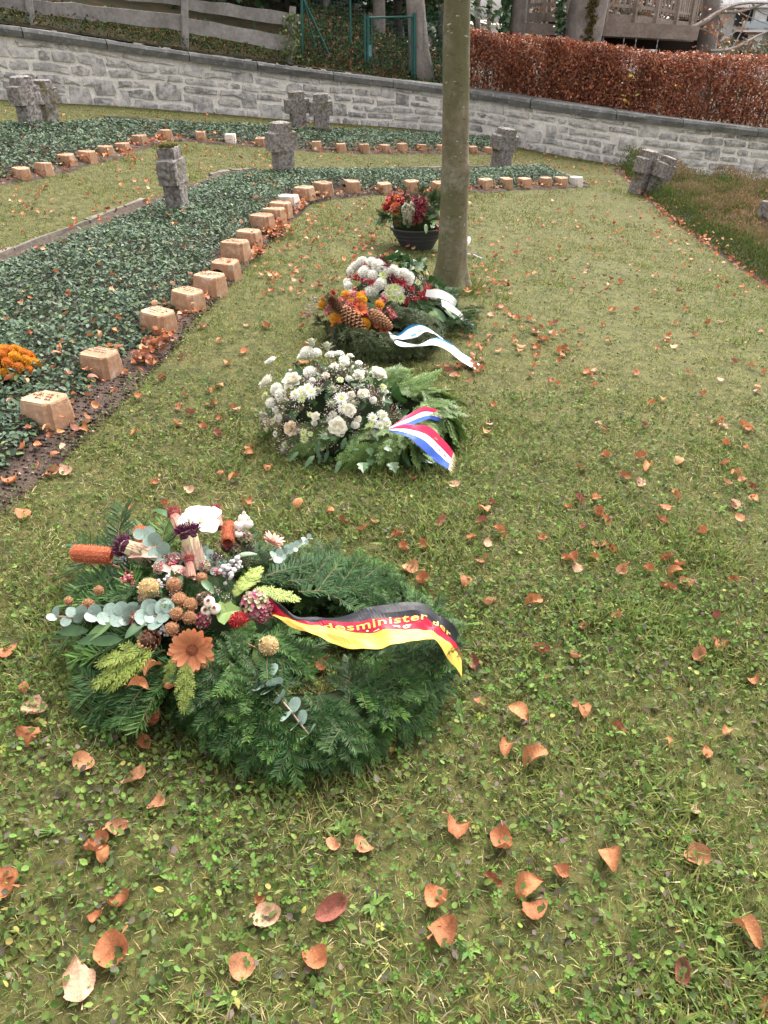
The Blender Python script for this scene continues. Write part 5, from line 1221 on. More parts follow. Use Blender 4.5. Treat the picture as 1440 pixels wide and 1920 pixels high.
def axial(name, key, px0, py0, z0, px1, py1, z1, size, parent=None):    # flower whose axis runs between two sight points
    a, b = W1(px0, py0, z0), W1(px1, py1, z1); me = FL[key][0]; return inst(name, me, parent or w1, (a + b) / 2 + [0, 0, .03], zbasis(b - a, 0), size * .98)
def stem(parent, pts, rad_=.003, col=(.38, .22, .12), name='stem'): mb = MB(); tube(mb, pts, rad_, 5, col); return mb.build(name, M['dry'], parent)
axial('banksia', 'banksia', 216, 1058, .16, 136, 1052, .17, .118); stem(w1, [W1(212, 1060, .16), W1(260, 1075, .18)])
axial('banksia', 'banksia', 285, 1050, .20, 262, 1005, .21, .105)
axial('banksia', 'banksia', 428, 1045, .22, 432, 985, .24, .085)
axial('protea', 'protea', 300, 1064, .20, 236, 1040, .21, .115)
axial('protea', 'protea', 370, 1080, .20, 357, 1022, .27, .115)
axial('protea_bud', 'protea_bud', 348, 1025, .2, 322, 965, .22, .085); axial('protea_bud', 'protea_bud', 415, 1015, .2, 403, 965, .24, .07); axial('protea_bud', 'protea_bud', 362, 1100, .24, 357, 1065, .27, .055)
f1('orchid', 'orchid', 384, 1010, .12, (0, -.7, .1), .05)
for (px, py, s) in ((375, 972, .045), (409, 974, .036), (411, 985, .03)): axial('seed_head', 'seed', px, py + 12, .2, px, py - 10, .22, s)
for (px, py, s) in ((455, 1000, .065), (446, 1020, .05), (397, 1143, .06)): f1('cotton_pod', 'pod', px, py, s, (0, -.5, .2))
f1('wood_flower', 'wood_pink', 503, 1032, .07, (.2, -.4, .2), .02)
f1('hydrangea', 'hyd_pink', 425, 1044, .06); f1('hydrangea', 'hyd', 474, 1140, .088, (.1, -.3, 0), .012); f1('hydrangea', 'hyd_pink', 492, 1152, .055); f1('hydrangea', 'hyd', 452, 1030, .06); f1('hydrangea', 'hyd_pink', 485, 1165, .035)
f1('berry_cluster', 'brunia', 425, 1092, .07); f1('berry_cluster', 'brunia', 440, 1075, .05); f1('berry_cluster', 'berry_dark', 403, 1066, .04)
f1('seed_head', 'seed_pale', 288, 1117, .062); 
for (px, py) in ((363, 1138), (340, 1153), (361, 1159), (331, 1177)): f1('seed_head', 'seed', px, py, .040, (0, -.4, 0), .03)
f1('wood_flower', 'wood', 372, 1203, .12, (.02, -.7, .1), .075, .3); f1('cone_flower', 'cone_rose', 290, 1195, .078, (0, -.5, 0), .025)
f1('strawflower', 'straw', 441, 1168, .052, (.3, -.3, .1), .025)
axial('seed_head', 'seed_pale', 495, 1222, .19, 515, 1232, .17, .055); stem(w1, [W1(438, 1196, .2), W1(498, 1224, .19)], .0035)
for (px, py, s) in ((183, 1143, .036), (175, 1150, .03), (148, 1138, .03), (200, 1120, .03)): f1('seed_head', 'seed', px, py, s)
def euc1(px0, py0, z0, px1, py1, z1, k=0, upv=(0, -.5, 1)):
    a, b = W1(px0, py0, z0), W1(px1, py1, z1); return inst('eucalyptus_sprig', EUC[k % 3], w1, a, basis(b - a, upv), np.linalg.norm(b - a))
euc1(330, 1158, .235, 140, 1128, .17, 0); euc1(335, 1150, .25, 250, 1150, .2, 1); euc1(325, 1080, .24, 290, 1000, .26, 1); euc1(480, 1255, .17, 606, 1342, .16, 2); euc1(505, 1050, .22, 588, 1032, .16, 0); euc1(420, 1075, .24, 360, 1040, .24, 2)
for (px, py, s, key, t) in ((405, 1158, .075, 'I', .3), (470, 1218, .08, 'I', -.4), (455, 1225, .07, 'L', -1.2), (430, 1235, .085, 'L', -1.5), (412, 1250, .08, 'L', -1.9), (222, 1172, .08, 'L', -2.4), (262, 1175, .07, 'D', -1.2), (285, 1165, .075, 'D', -2), (310, 1120, .07, 'D', 2.5), (380, 1100, .06, 'D', -1), (345, 1105, .06, 'D', 2), (315, 985, .075, 'D', 2.2), (335, 1010, .07, 'D', .6), (240, 1200, .08, 'D', 3.4), (300, 1060, .09, 'P', 2.9), (325, 1075, .085, 'P', -.7), (290, 1075, .08, 'P', -.4), (440, 1060, .06, 'D', .5), (180, 1185, .08, 'D', 3.3), (215, 1195, .075, 'D', 3.6)):
    p, n_ = dome(px, py, D1, DR1); me = {'I': IVYL, 'L': LONGG, 'D': LONG, 'P': LEAFP}[key]; me = me[int(r.integers(len(me)))]; d = np.array([math.cos(t), math.sin(t) * .8, .1 if key != 'L' else -.15])
    inst('leaf', me, w1, p + n_ * .025, basis(d, n_ + [0, -.2, .2]), s)
for k in range(60):                               # filling greenery in the arrangement
    a = r.uniform(0, 6.28); e = r.uniform(.15, 1.3); n_ = np.array([math.cos(a) * math.cos(e), math.sin(a) * math.cos(e), math.sin(e)]); p = D1 + n_ * DR1 * .92; d = nrm(n_ * .5 + r.normal(0, .6, 3) + [math.cos(a) * .6, math.sin(a) * .6, 0])
    spray('fir_sprig', FIR, w1, p - d * .06, d, n_, r.uniform(.5, .75), r)
for k in range(46):                               # small filler blooms and leaves
    px, py = r.normal(375, 75), r.normal(1100, 48)
    if (px - 370) ** 2 / 170 ** 2 + (py - 1100) ** 2 / 100 ** 2 > 1: continue
    f1('filler_bloom', ['hyd_pink', 'gyps', 'berry_pink', 'hyd', 'seed', 'gyps_dark', 'brunia', 'berry_dark'][k % 8], px, py, r.uniform(.03, .055), lift=.004)
BLK, RED, GLD = (.012, .012, .018), (.36, .006, .033), (.74, .46, .09)
tp1 = [(493, 1121, .24), (520, 1132, .26), (556, 1150, .265), (600, 1149, .27), (655, 1150, .28), (700, 1138, .295), (750, 1135, .295), (795, 1136, .285), (828, 1154, .26), (852, 1174, .22), (864, 1190, .17)]
bt1 = [(512, 1160, .23), (545, 1177, .245), (585, 1192, .255), (625, 1203, .26), (670, 1211, .265), (715, 1211, .27), (755, 1204, .275), (795, 1199, .27), (822, 1213, .235), (846, 1242, .18), (866, 1272, .12)]
def bands1(u):
    b = .36 * float(sstep(.02, .22, u)); g2 = .50 + .13 * float(sstep(.1, .5, u)); return [(b, BLK), (g2, RED), (1.0, GLD)]
tp1 = [(a, b, c - .022) for a, b, c in tp1]; bt1 = [(a, b, c - .022) for a, b, c in bt1]
rb1, sf1, _, _ = ribbon(w1, [W1(*q) for q in tp1], [W1(*q) for q in bt1], bands1, 'ribbon', 80, 14, .017, 2)
text_on(sf1, rb1, 'Bundesminister der', .14, .69, .73, .23, -.34, (.70, .46, .09), 'gold_lettering', lambda u, v: v < .62)
text_on(sf1, rb1, 'Verteidigung', .16, .88, .48, .23, -.26, (.80, .62, .36), 'gold_lettering', lambda u, v: v < .615 and u > .40)

# ================================================================== WREATH 2: white flowers
c2 = P(690, 808, .0); w2 = empty('white_flower_wreath', c2, 'cypress wreath with white roses and a red-white-blue ribbon', 'wreath')
ring(w2, c2, .27, .055, .9); r = np.random.default_rng(92)
def cyring(n, amin, amax, seed, mes, s):
    r = np.random.default_rng(seed)
    for k in range(n):
        a = r.uniform(amin, amax); e = np.array([math.cos(a), math.sin(a), 0]); tg = np.array([e[1], -e[0], 0]); ph = r.uniform(-.3, 2.3); c0 = c2 + e * .27; c0[2] = T(*c0[:2]) + .07; no = e * math.cos(ph) + np.array([0, 0, .8 * math.sin(ph)])
        d = nrm(tg * r.choice([.7, .9]) + e * r.uniform(.2, .9) - np.array([0, 0, .35]) * math.cos(ph) + r.normal(0, .15, 3)); spray('cypress_spray', mes, w2, c0 + no * .085 - d * .05, d, no, s * r.uniform(.8, 1.2), r)
cyring(80, -.95, 2.0, 3, CYPD, 1.0)
D2 = np.array([*P(632, 835)[:2], .02]); D2[2] += T(*D2[:2]); D2[1] += .13; DR2 = np.array([.315, .26, .28]); mound(w2, D2, DR2)
def f2(name, key, px, py, size, tilt=(0, -.15, .1), lift=.015): return fl(name, key, w2, D2, DR2, px, py, size, tilt, lift, None, r)
for k in range(260):
    a = r.uniform(0, 6.28); e = r.uniform(-.1, 1.5); n_ = np.array([math.cos(a) * math.cos(e), math.sin(a) * math.cos(e), math.sin(e)]); p = D2 + n_ * DR2 * .92
    if p[2] < T(p[0], p[1]) + .01: continue
    d = nrm(n_ * .5 + r.normal(0, .6, 3)); me = (IVY + LONG + LONG + (LONGG if k % 4 == 0 else []))
    inst('leaf', me[int(r.integers(len(me)))], w2, p, basis(d, n_ + r.normal(0, .3, 3)), r.uniform(.04, .075))
for (k, px, py, s) in [('pom_white', 580, 674, .058), ('pom_white', 595, 676, .05), ('mum_white', 570, 680, .04), ('mum_white', 622, 678, .055), ('mum_white', 636, 676, .045), ('mum_white', 645, 685, .04), ('pom_white', 646, 692, .035), ('pom_white', 585, 708, .05), ('mum_white', 628, 697, .035), ('mum_white', 518, 685, .042), ('mum_white', 510, 689, .03), ('rose_white', 512, 727, .062), ('rose_white', 556, 724, .07), ('pom_white', 528, 737, .052), ('pom_white', 535, 746, .048), ('pom_white', 518, 760, .042), ('mum_white', 571, 742, .055), ('mum_white', 582, 736, .05), ('mum_white', 588, 742, .05), ('mum_green', 572, 752, .034), ('mum_green', 508, 748, .04), ('mum_white', 560, 745, .045), ('mum_white', 640, 752, .055), ('mum_white', 644, 768, .045), ('rose_white', 653, 772, .05), ('rose_white', 634, 800, .068), ('rose_cream', 553, 803, .055), ('rose_white', 703, 713, .062), ('rose_white', 670, 713, .042), ('rose_white', 676, 745, .038),
                        ('mum_green', 574, 810, .034), ('mum_green', 576, 822, .036), ('mum_green', 586, 812, .022), ('mum_green', 580, 836, .036), ('mum_green', 605, 833, .036), ('mum_green', 596, 838, .022),
                        ('mum_white', 694, 785, .04), ('mum_white', 712, 782, .045), ('mum_white', 718, 795, .045), ('mum_white', 706, 798, .045), ('mum_green', 688, 802, .036), ('mum_white', 700, 812, .042), ('mum_white', 722, 815, .04), ('mum_green', 687, 816, .028), ('mum_green', 702, 830, .036), ('mum_white', 715, 806, .045), ('mum_green', 692, 793, .024), ('mum_green', 709, 818, .022), ('rose_cream', 713, 842, .07), ('rose_white', 750, 832, .066)]:
    f2({'pom': 'carnation', 'mum': 'chrysanthemum', 'ros': 'rose'}[k[:3]], k, px, py, s * 1.08, lift=.03)
for k in range(80):
    px, py = r.uniform(505, 735), r.uniform(680, 870)
    if (px - 620) ** 2 / 118 ** 2 + (py - 778) ** 2 / 98 ** 2 > 1: continue
    f2('filler_flowers', ['gyps', 'gyps', 'gyps_dark'][k % 3], px, py, r.uniform(.06, .095), lift=.012)
for k in range(46):
    px, py = r.uniform(505, 740), r.uniform(672, 862)
    if (px - 620) ** 2 / 120 ** 2 + (py - 770) ** 2 / 98 ** 2 > 1: continue
    f2('small_bloom', ['mum_white', 'pom_white', 'mum_green', 'rose_white'][k % 4], px, py, r.uniform(.022, .036), lift=.02)
for (px, py) in [(588, 655), (615, 662), (600, 738), (625, 735), (622, 760), (665, 833), (660, 760), (520, 855), (540, 840), (505, 780), (612, 815), (640, 700)]: f2('thistle', 'thistle', px, py, r.uniform(.05, .075), lift=.03)
for k in range(190):
    a = r.uniform(3.6, 5.7); e = np.array([math.cos(a), math.sin(a), 0]); q = c2 + e * (.27 + r.uniform(-.06, .10)); q[2] = T(*q[:2]) + r.uniform(.03, .13); me = LONG + IVY + [LONGG[0]]
    inst('leaf', me[int(r.integers(len(me)))], w2, q, basis(nrm(e * r.uniform(.3, 1) + r.normal(0, .5, 3) + [0, 0, -.3]), np.array([0, -.4, 1]) + r.normal(0, .3, 3)), r.uniform(.03, .052))
cyring(26, 3.9, 5.6, 8, CYPD, .75)
for (px, py) in [(558, 690), (612, 706), (545, 785), (670, 770), (600, 725), (655, 790)]: f2('berry_cluster', 'berry_dark', px, py, .04)
for (px, py, s, t) in [(770, 845, .10, -.9), (790, 850, .09, -.6), (700, 865, .10, -1.6), (668, 830, .1, -1.7), (755, 870, .085, -1.1), (735, 885, .085, -1.3), (640, 880, .09, -1.9), (790, 875, .08, -.4), (810, 880, .075, -.2), (590, 872, .09, -2.2), (560, 865, .08, -2.3), (680, 885, .08, -1.5), (800, 865, .07, .2)]:
    p = P(px, py - 18, .06); inst('leaf', (LONG + IVY)[int(r.integers(6))], w2, p, basis([math.cos(t), math.sin(t), -.25], (0, -.35, 1)), s * .7)
R3, W3, B3 = (.55, .012, .075), (.86, .86, .86), (.045, .11, .50)
def tri(u): return [(.36, R3), (.66, W3), (1.0, B3)]
t_ = [(728, 801, .22), (765, 778, .215), (797, 763, .20), (822, 770, .15), (842, 792, .07)]; b_ = [(732, 805, .21), (770, 797, .19), (800, 787, .16), (822, 790, .12), (841, 798, .05)]
t_[-1] = (838, 780, .10); b_[-1] = (843, 799, .05)
ra, sa, _, _ = ribbon(w2, [P(*q) for q in t_], [P(*q) for q in b_], tri, 'ribbon_tail', 40, 10, .004, 4)
flecks(sa, ra, .25, .62, .5, 14, (.20, .20, .22), 5)
t_ = [(728, 803, .215), (765, 797, .20), (805, 800, .18), (832, 825, .12), (850, 848, .06)]; b_ = [(730, 808, .205), (762, 818, .175), (790, 840, .13), (815, 863, .07), (840, 880, .03)]
rc, sc_, _, _ = ribbon(w2, [P(*q) for q in t_], [P(*q) for q in b_], tri, 'ribbon_tail', 40, 10, .004, 6)
flecks(sc_, rc, .14, .88, .5, 30, (.20, .20, .22), 7)
mb = MB()
for k in range(34):
    v = k / 33; p = sc_(1.0, v, 0); q = p + nrm(p - sc_(.97, v, 0)) * r.uniform(.02, .035) + [0, 0, -.008 + r.normal(0, .003)]; mb.add([p + [0, 0, .0005], p + [.0022, .002, 0], q], [(0, 1, 2)], (.72, .60, .40))
mb.build('fringe', M['gold'], rc)

# ================================================================== WREATH 3: pine cones and blue-white ribbon
c3 = P(722, 645); w3 = empty('pine_cone_wreath', c3, 'fir wreath with pine cones, orange flowers and a blue-white ribbon', 'wreath'); r = np.random.default_rng(93)
ring(w3, c3, .235, .058, 1.1); ring_sprigs(w3, c3, .235, .090, 260, FIRG, FIRG, 3, .8, .85, .8, phi=(-.5, 3.0))
D3 = np.array([*P(668, 640)[:2], .05]); D3[1] += .10; D3[2] += T(*D3[:2]); DR3 = np.array([.21, .20, .185]); mound(w3, D3, DR3)
def f3(name, key, px, py, size, tilt=(0, -.15, .1), lift=.02): return fl(name, key, w3, D3, DR3, px, py, size, tilt, lift, None, r)
for k in range(46):
    a = r.uniform(0, 6.28); e = r.uniform(-.2, .8); n_ = np.array([math.cos(a) * math.cos(e), math.sin(a) * math.cos(e), math.sin(e)]); p = D3 + n_ * DR3 * .9
    if p[2] < T(p[0], p[1]): continue
    spray('fir_sprig', FIRG, w3, p, nrm(n_ + r.normal(0, .4, 3)), r.normal(0, 1, 3) + [0, 0, 1], r.uniform(.6, .85), r)
def cone3(x0, y0, x1, y1, k, z0=.2, z1=.2, s=None):
    pa, _ = dome(x0, y0, D3, DR3 * 1.33); pb, _ = dome(x1, y1, D3, DR3 * 1.33); s = np.linalg.norm(pb - pa) * .92; inst('pine_cone', FL['cone'][k % 2], w3, (pa + pb) / 2, zbasis(pb - pa, k), s)
cone3(617, 556, 642, 588, 0); cone3(640, 574, 688, 632, 1); cone3(690, 582, 736, 616, 0); cone3(690, 620, 722, 660, 1)
for (k, px, py, s) in [('pom_yellow', 613, 577, .055), ('pom_yellow', 651, 562, .06), ('pom_yellow', 632, 600, .062), ('pom_yellow', 677, 569, .062), ('pom_yellow', 682, 609, .066), ('pom_yellow', 707, 577, .055), ('gerbera', 676, 586, .085), ('gerbera', 714, 619, .08), ('gerbera', 637, 609, .07), ('gerbera', 660, 575, .05)]: f3({'pom': 'yarrow', 'ger': 'gerbera'}[k[:3]], k, px, py, s, lift=.03)
for (px, py) in [(660, 566), (665, 560), (625, 585), (690, 595), (728, 596), (700, 605), (668, 598), (645, 572), (720, 588), (712, 570), (622, 592), (704, 590), (655, 580)]: f3('berry_cluster', 'berry_pink', px, py, .06, lift=.035)
for k in range(34):
    px, py = r.normal(672, 30), r.normal(592, 22)
    f3('small_bloom', ['gerbera', 'berry_pink', 'straw', 'pom_yellow', 'leuc', 'berry_pink'][k % 6], px, py, r.uniform(.035, .05), lift=.03)
for (px, py, t) in [(663, 632, -1.4), (604, 587, 2.6), (660, 645, -1.2), (685, 640, -.8), (640, 622, -2), (706, 567, 1), (612, 575, 2.4), (672, 636, -1.6)]:
    p, n_ = dome(px, py, D3, DR3); inst('statice_sprig', FL['statice'][int(r.integers(2))], w3, p + n_ * .02, basis([math.cos(t), math.sin(t) * .4, math.sin(t) * .5], n_), .10)
LB, WH = (.02, .30, .62), (.86, .88, .90)
t_ = [(728, 622, .14), (745, 628, .14), (765, 612, .19), (785, 608, .21), (803, 616, .19), (822, 628, .13), (840, 642, .06)]; b_ = [(734, 636, .13), (762, 639, .13), (785, 638, .15), (798, 626, .18), (812, 625, .17), (830, 638, .10), (846, 650, .03)]
ra, sa, _, _ = ribbon(w3, [P(*q) for q in t_], [P(*q) for q in b_], lambda u: [(.14, LB), (.8, WH), (1.0, LB)], 'ribbon_tail', 50, 10, .004, 8)
flecks(sa, ra, .3, .6, .62, 9, (.10, .45, .66), 9, h=.03, w=.005)
t_ = [(730, 632, .13), (752, 640, .13), (785, 645, .15), (815, 634, .16), (842, 642, .12), (868, 662, .06), (900, 682, .02)]; b_ = [(733, 638, .12), (752, 650, .12), (785, 649, .14), (815, 647, .15), (838, 657, .10), (858, 673, .05), (890, 693, .015)]
rb, sb, _, _ = ribbon(w3, [P(*q) for q in t_], [P(*q) for q in b_], lambda u: [(.18 if .45 < u < .7 else .05, LB), (.97, WH), (1.0, LB)], 'ribbon_tail', 50, 10, .003, 9)
p = [sb(.86, .02), sb(.94, .02), sb(.85, .5)]; MB().add(p, [(0, 1, 2)], LB).build('blue_corner', M['gold'], rb)

# ================================================================== WREATH 4: white and red flowers
c4 = P(765, 580); w4 = empty('red_white_wreath', c4, 'flower wreath of white chrysanthemums and red bracts with white ribbon', 'wreath'); r = np.random.default_rng(94)
ring(w4, c4, .23, .055, .9); D4 = np.array([*P(738, 588)[:2], .03]); D4[1] += .12; D4[2] += T(*D4[:2]); DR4 = np.array([.31, .25, .28]); mound(w4, D4, DR4)
ring_sprigs(w4, c4, .23, .085, 60, FIR, FIR, 13, .7, .7, .8, amin=-1.6, amax=1.4)
def f4(name, key, px, py, size, tilt=(0, -.15, .1), lift=.02): return fl(name, key, w4, D4, DR4, px, py, size, tilt, lift, None, r)
for k in range(170):
    a = r.uniform(0, 6.28); e = r.uniform(-.1, 1.5); n_ = np.array([math.cos(a) * math.cos(e), math.sin(a) * math.cos(e), math.sin(e)]); p = D4 + n_ * DR4 * .92
    if p[2] < T(p[0], p[1]) + .01: continue
    inst('leaf', (LONG + IVY + (LONGG if k % 3 == 0 else []))[int(r.integers(6))], w4, p, basis(nrm(n_ * .5 + r.normal(0, .6, 3)), n_ + r.normal(0, .3, 3)), r.uniform(.045, .085))
for (k, px, py, s) in [('pom_white', 700, 500, .06), ('pom_white', 710, 504, .065), ('pom_white', 718, 508, .055), ('pom_white', 683, 499, .06), ('pom_white', 672, 507, .058), ('pom_white', 666, 514, .055), ('pom_white', 688, 516, .066), ('pom_white', 702, 521, .055), ('mum_green', 720, 521, .05), ('pom_white', 728, 514, .05), ('pom_white', 737, 513, .06), ('pom_white', 746, 518, .055), ('pom_white', 755, 520, .066), ('pom_white', 765, 524, .055), ('pom_white', 764, 530, .05), ('pom_white', 716, 535, .058), ('pom_white', 709, 540, .05), ('pom_white', 702, 547, .06), ('pom_white', 696, 548, .05), ('mum_green', 731, 544, .05), ('mum_green', 741, 542, .05), ('mum_white', 747, 546, .055), ('mum_green', 730, 552, .05), ('mum_white', 740, 552, .05), ('mum_green', 738, 559, .052), ('mum_green', 750, 560, .055), ('mum_green', 729, 561, .042), ('mum_green', 736, 569, .04), ('pom_white', 806, 560, .05), ('pom_white', 812, 570, .05), ('mum_green', 800, 570, .035), ('pom_white', 821, 566, .055), ('pom_white', 824, 574, .045), ('pom_white', 660, 540, .05), ('pom_white', 658, 533, .045), ('pom_white', 664, 552, .04), ('mum_green', 780, 533, .03)]:
    f4({'pom': 'carnation', 'mum': 'chrysanthemum'}[k[:3]], k, px, py, s * 1.22, lift=.03)
for (k, px, py, s) in [('leuc', 702, 536, .07), ('leuc', 754, 535, .09), ('leuc', 796, 549, .11), ('leuc_dark', 714, 496, .08), ('leuc_dark', 728, 508, .09), ('leuc_dark', 736, 526, .08), ('leuc', 788, 556, .07), ('leuc_dark', 722, 572, .09), ('leuc', 775, 566, .07), ('leuc', 690, 505, .05)]: f4('red_bracts', k, px, py, s, lift=.03)
for (px, py) in [(760, 562), (762, 568), (775, 562), (673, 523), (680, 525), (692, 508), (738, 527), (745, 532), (660, 528), (770, 545), (700, 530), (750, 528)]: f4('berry_cluster', 'berry_red', px, py, .06)
for (px, py) in [(684, 528), (730, 530), (766, 552), (735, 590), (752, 590), (780, 528), (670, 520), (692, 540), (785, 530), (770, 558)]: f4('filler_flowers', 'gyps', px, py, .08)
for (px, py, s, t) in [(740, 580, .12, -1.6), (760, 585, .12, -1.5), (775, 585, .12, -1.2), (800, 575, .14, -.9), (810, 585, .14, -.8), (790, 590, .12, -1.1), (825, 580, .13, -.6), (805, 600, .1, -.5), (835, 585, .1, -.7), (845, 595, .1, -.8)]:
    p = P(px, py - 8, .10); inst('leaf', (LONG + LONGG)[int(r.integers(5))], w4, p, basis([math.cos(t), math.sin(t) * .7, -.45], (0, -.4, 1)), s)
for k in range(26):
    p = P(r.uniform(815, 880), r.uniform(575, 612), .04); spray('fir_sprig', FIR, w4, p, [r.uniform(.2, 1), -r.uniform(.2, .9), r.uniform(-.2, .3)], (0, 0, 1), r.uniform(.5, .8), r)
inst('leaf', IVYL[0], w4, P(800, 590, .09), basis([.8, -.5, -.3], (0, -.6, 1)), .11)
t_ = [(800, 543, .24), (822, 543, .24), (842, 551, .21), (856, 562, .16), (855, 572, .11)]; b_ = [(797, 556, .20), (820, 558, .20), (838, 564, .18), (850, 573, .13), (851, 578, .09)]
wb_ = lambda u: [(1.0, (.88, .88, .88))]
ribbon(w4, [P(*q) for q in t_], [P(*q) for q in b_], wb_, 'ribbon_tail', 40, 8, .003, 11)
t_ = [(828, 561, .19), (845, 570, .16), (862, 583, .10), (875, 596, .05), (888, 609, .02)]; b_ = [(829, 573, .17), (843, 582, .13), (857, 592, .08), (870, 603, .04), (884, 613, .015)]
rd, sd_, _, _ = ribbon(w4, [P(*q) for q in t_], [P(*q) for q in b_], wb_, 'ribbon_tail', 40, 8, .003, 12)
flecks(sd_, rd, .04, .12, .5, 5, (.25, .03, .2), 13, h=.03, w=.004)

# ================================================================== PLANTED BOWL
bp = P(783, 470); bw = empty('planted_bowl', bp, 'dark grey planting bowl with red flowers and fir beside the trunk', 'planter'); r = np.random.default_rng(95)
mb = MB(); prof = [(.60, 0), (.64, .02), (.74, .06), (.86, .10), (.96, .135), (.985, .14), (1.02, .142), (1.03, .160), (.99, .162), (.95, .145), (.5, .13)]; nn = 36; V = []; Fc = []
RX, RY = .215, .15
for i, (k, z) in enumerate(prof):
    for j in range(nn): a = 2 * math.pi * j / nn; g_ = 1 + (.008 if i in (2, 3) else 0); V.append([bp[0] + RX * k * g_ * math.cos(a), bp[1] + .1 + RY * k * g_ * math.sin(a), bp[2] + z])
for i in range(len(prof) - 1):
    for j in range(nn): Fc.append((i * nn + j, i * nn + (j + 1) % nn, (i + 1) * nn + (j + 1) % nn, (i + 1) * nn + j))
Fc.append(tuple(range((len(prof) - 1) * nn, len(prof) * nn))); mb.add(V, Fc, (.040, .041, .047)); mb.build('bowl', M['plain'], bw, None, True)
for zz_ in (.075, .105):
    mb = MB(); kx = np.interp(zz_, [q[1] for q in prof[:6]], [q[0] for q in prof[:6]]) + .012; tube(mb, [[bp[0] + RX * kx * math.cos(a), bp[1] + .1 + RY * kx * math.sin(a), bp[2] + zz_] for a in np.linspace(0, 2 * math.pi, 37)], .0035, 5, (.035, .036, .042), False); mb.build('groove_band', M['plain'], bw)
D5 = np.array([bp[0] - .01, bp[1] + .1, bp[2] + .20]); DR5 = np.array([.27, .19, .20]); mound(bw, D5, DR5 * .9, 'potting_mound')
def f5(name, key, px, py, size, tilt=(0, -.1, .2), lift=.02): return fl(name, key, bw, D5, DR5, px, py, size, tilt, lift, None, r)
for k in range(58):
    a = r.uniform(0, 6.28); e = r.uniform(-.05, 1.1); n_ = np.array([math.cos(a) * math.cos(e), math.sin(a) * math.cos(e), math.sin(e)]); p = D5 + n_ * DR5 * .8; spray('fir_sprig', FIRG + FIR[:2], bw, p, nrm(n_ + r.normal(0, .35, 3) + [0, 0, -.12 if e < .2 else .2]), r.normal(0, 1, 3) + [0, 0, 1], r.uniform(.7, 1.0), r)
for k in range(40):
    a = r.uniform(0, 6.28); e = r.uniform(-.1, 1.2); n_ = np.array([math.cos(a) * math.cos(e), math.sin(a) * math.cos(e), math.sin(e)]); inst('leaf', (LONG + IVY)[int(r.integers(6))], bw, D5 + n_ * DR5 * .95, basis(nrm(n_ * .6 + r.normal(0, .5, 3)), n_), r.uniform(.06, .09))
for (k, px, py, s) in [('gerbera', 735, 385, .09), ('gerbera', 744, 392, .09), ('pom_orange', 748, 378, .08), ('straw', 729, 391, .08), ('gerbera', 745, 400, .08), ('berry_red', 752, 383, .1), ('berry_pink', 758, 372, .1), ('leuc', 740, 380, .12), ('berry_pink', 741, 397, .09), ('straw', 733, 378, .07)]: f5('bedding_flower', k, px, py, s)
for (px, py) in [(779, 383), (785, 390), (778, 396), (788, 402), (782, 408), (790, 385), (775, 388)]: f5('red_heather', 'leuc_dark', px, py, .13)
for (px, py) in [(758, 405), (762, 400), (766, 402), (770, 404), (774, 408), (760, 415), (768, 415), (764, 410), (772, 398)]: fl('heather_spike', 'heather_white', bw, D5, DR5, px, py, .11, (0, -.3, 2.0), .03, None, r)
for (px, py) in [(786, 413), (747, 418)]: f5('cone_flower', 'cone_rose', px, py, .07)
for (px, py) in [(822, 427), (826, 432), (820, 422)]: f5('berry_cluster', 'berry_red', px, py, .09)
for k, (px, py) in enumerate([(800, 412), (806, 416), (812, 414), (798, 420), (808, 424), (815, 420)]): p, n_ = dome(px, py, D5, DR5); inst('leaf', LONGG[k % 2], bw, p, basis(nrm(n_ + r.normal(0, .5, 3)), n_ + [0, 0, .6]), .09)
a_, b_ = P(876, 478, .01), P(905, 486, .005); mb = MB()
rib, _, _, _ = ribbon(None, [a_ - [.35, 0, -.02], a_ + [0, .0, .03], b_ + [0, .03, .01]], [a_ - [.35, .06, -.01], a_ - [0, .06, 0], b_], lambda u: [(.4, (.03, .05, .035)), (.55, (.30, .34, .30)), (1.0, (.03, .05, .035))], 'dark_ribbon', 20, 6, .004, 14)
setp(rib, 'dark green ribbon end lying on the grass behind the trunk', 'ribbon')
p = P(878, 450, .05); mb = MB(); V, Fc = petal(.09, .05, .4, .3); mb.add(V @ basis([.3, 0, 1], (0, -1, 0)).T + p - [.02, 0, .05], Fc, (.85, .86, .88)); setp(mb.build('paper_tag', M['petal']), 'small white tag peeking out behind the trunk', 'tag')

# ================================================================== ORANGE CHRYSANTHEMUMS AT THE EDGE
cp_ = P(18, 735); ch = empty('orange_chrysanthemum', cp_, 'orange chrysanthemum plant at the left edge of the ivy bed', 'flowers'); r = np.random.default_rng(96)
D6 = np.array([cp_[0] - .02, cp_[1] + .09, cp_[2] + .07]); DR6 = np.array([.125, .11, .10]); mound(ch, D6, DR6, 'foliage')
for k in range(30):
    a = r.uniform(0, 6.28); n_ = nrm(np.array([math.cos(a), math.sin(a), r.uniform(-.2, .4)])); inst('leaf', IVY[k % 3], ch, D6 + n_ * DR6 * .8, basis(nrm(n_ + r.normal(0, .4, 3)), (0, 0, 1)), .05)
for k in range(34):
    z = 1 - 1.05 * (k + .5) / 34; a = k * 2.4; s = math.sqrt(1 - z * z); n_ = np.array([s * math.cos(a), s * math.sin(a), z]); inst('blossom', FL['pom_orange'][k % 2], ch, D6 + n_ * DR6 * 1.02, zbasis(nrm(n_ + r.normal(0, .15, 3)), k), .052)

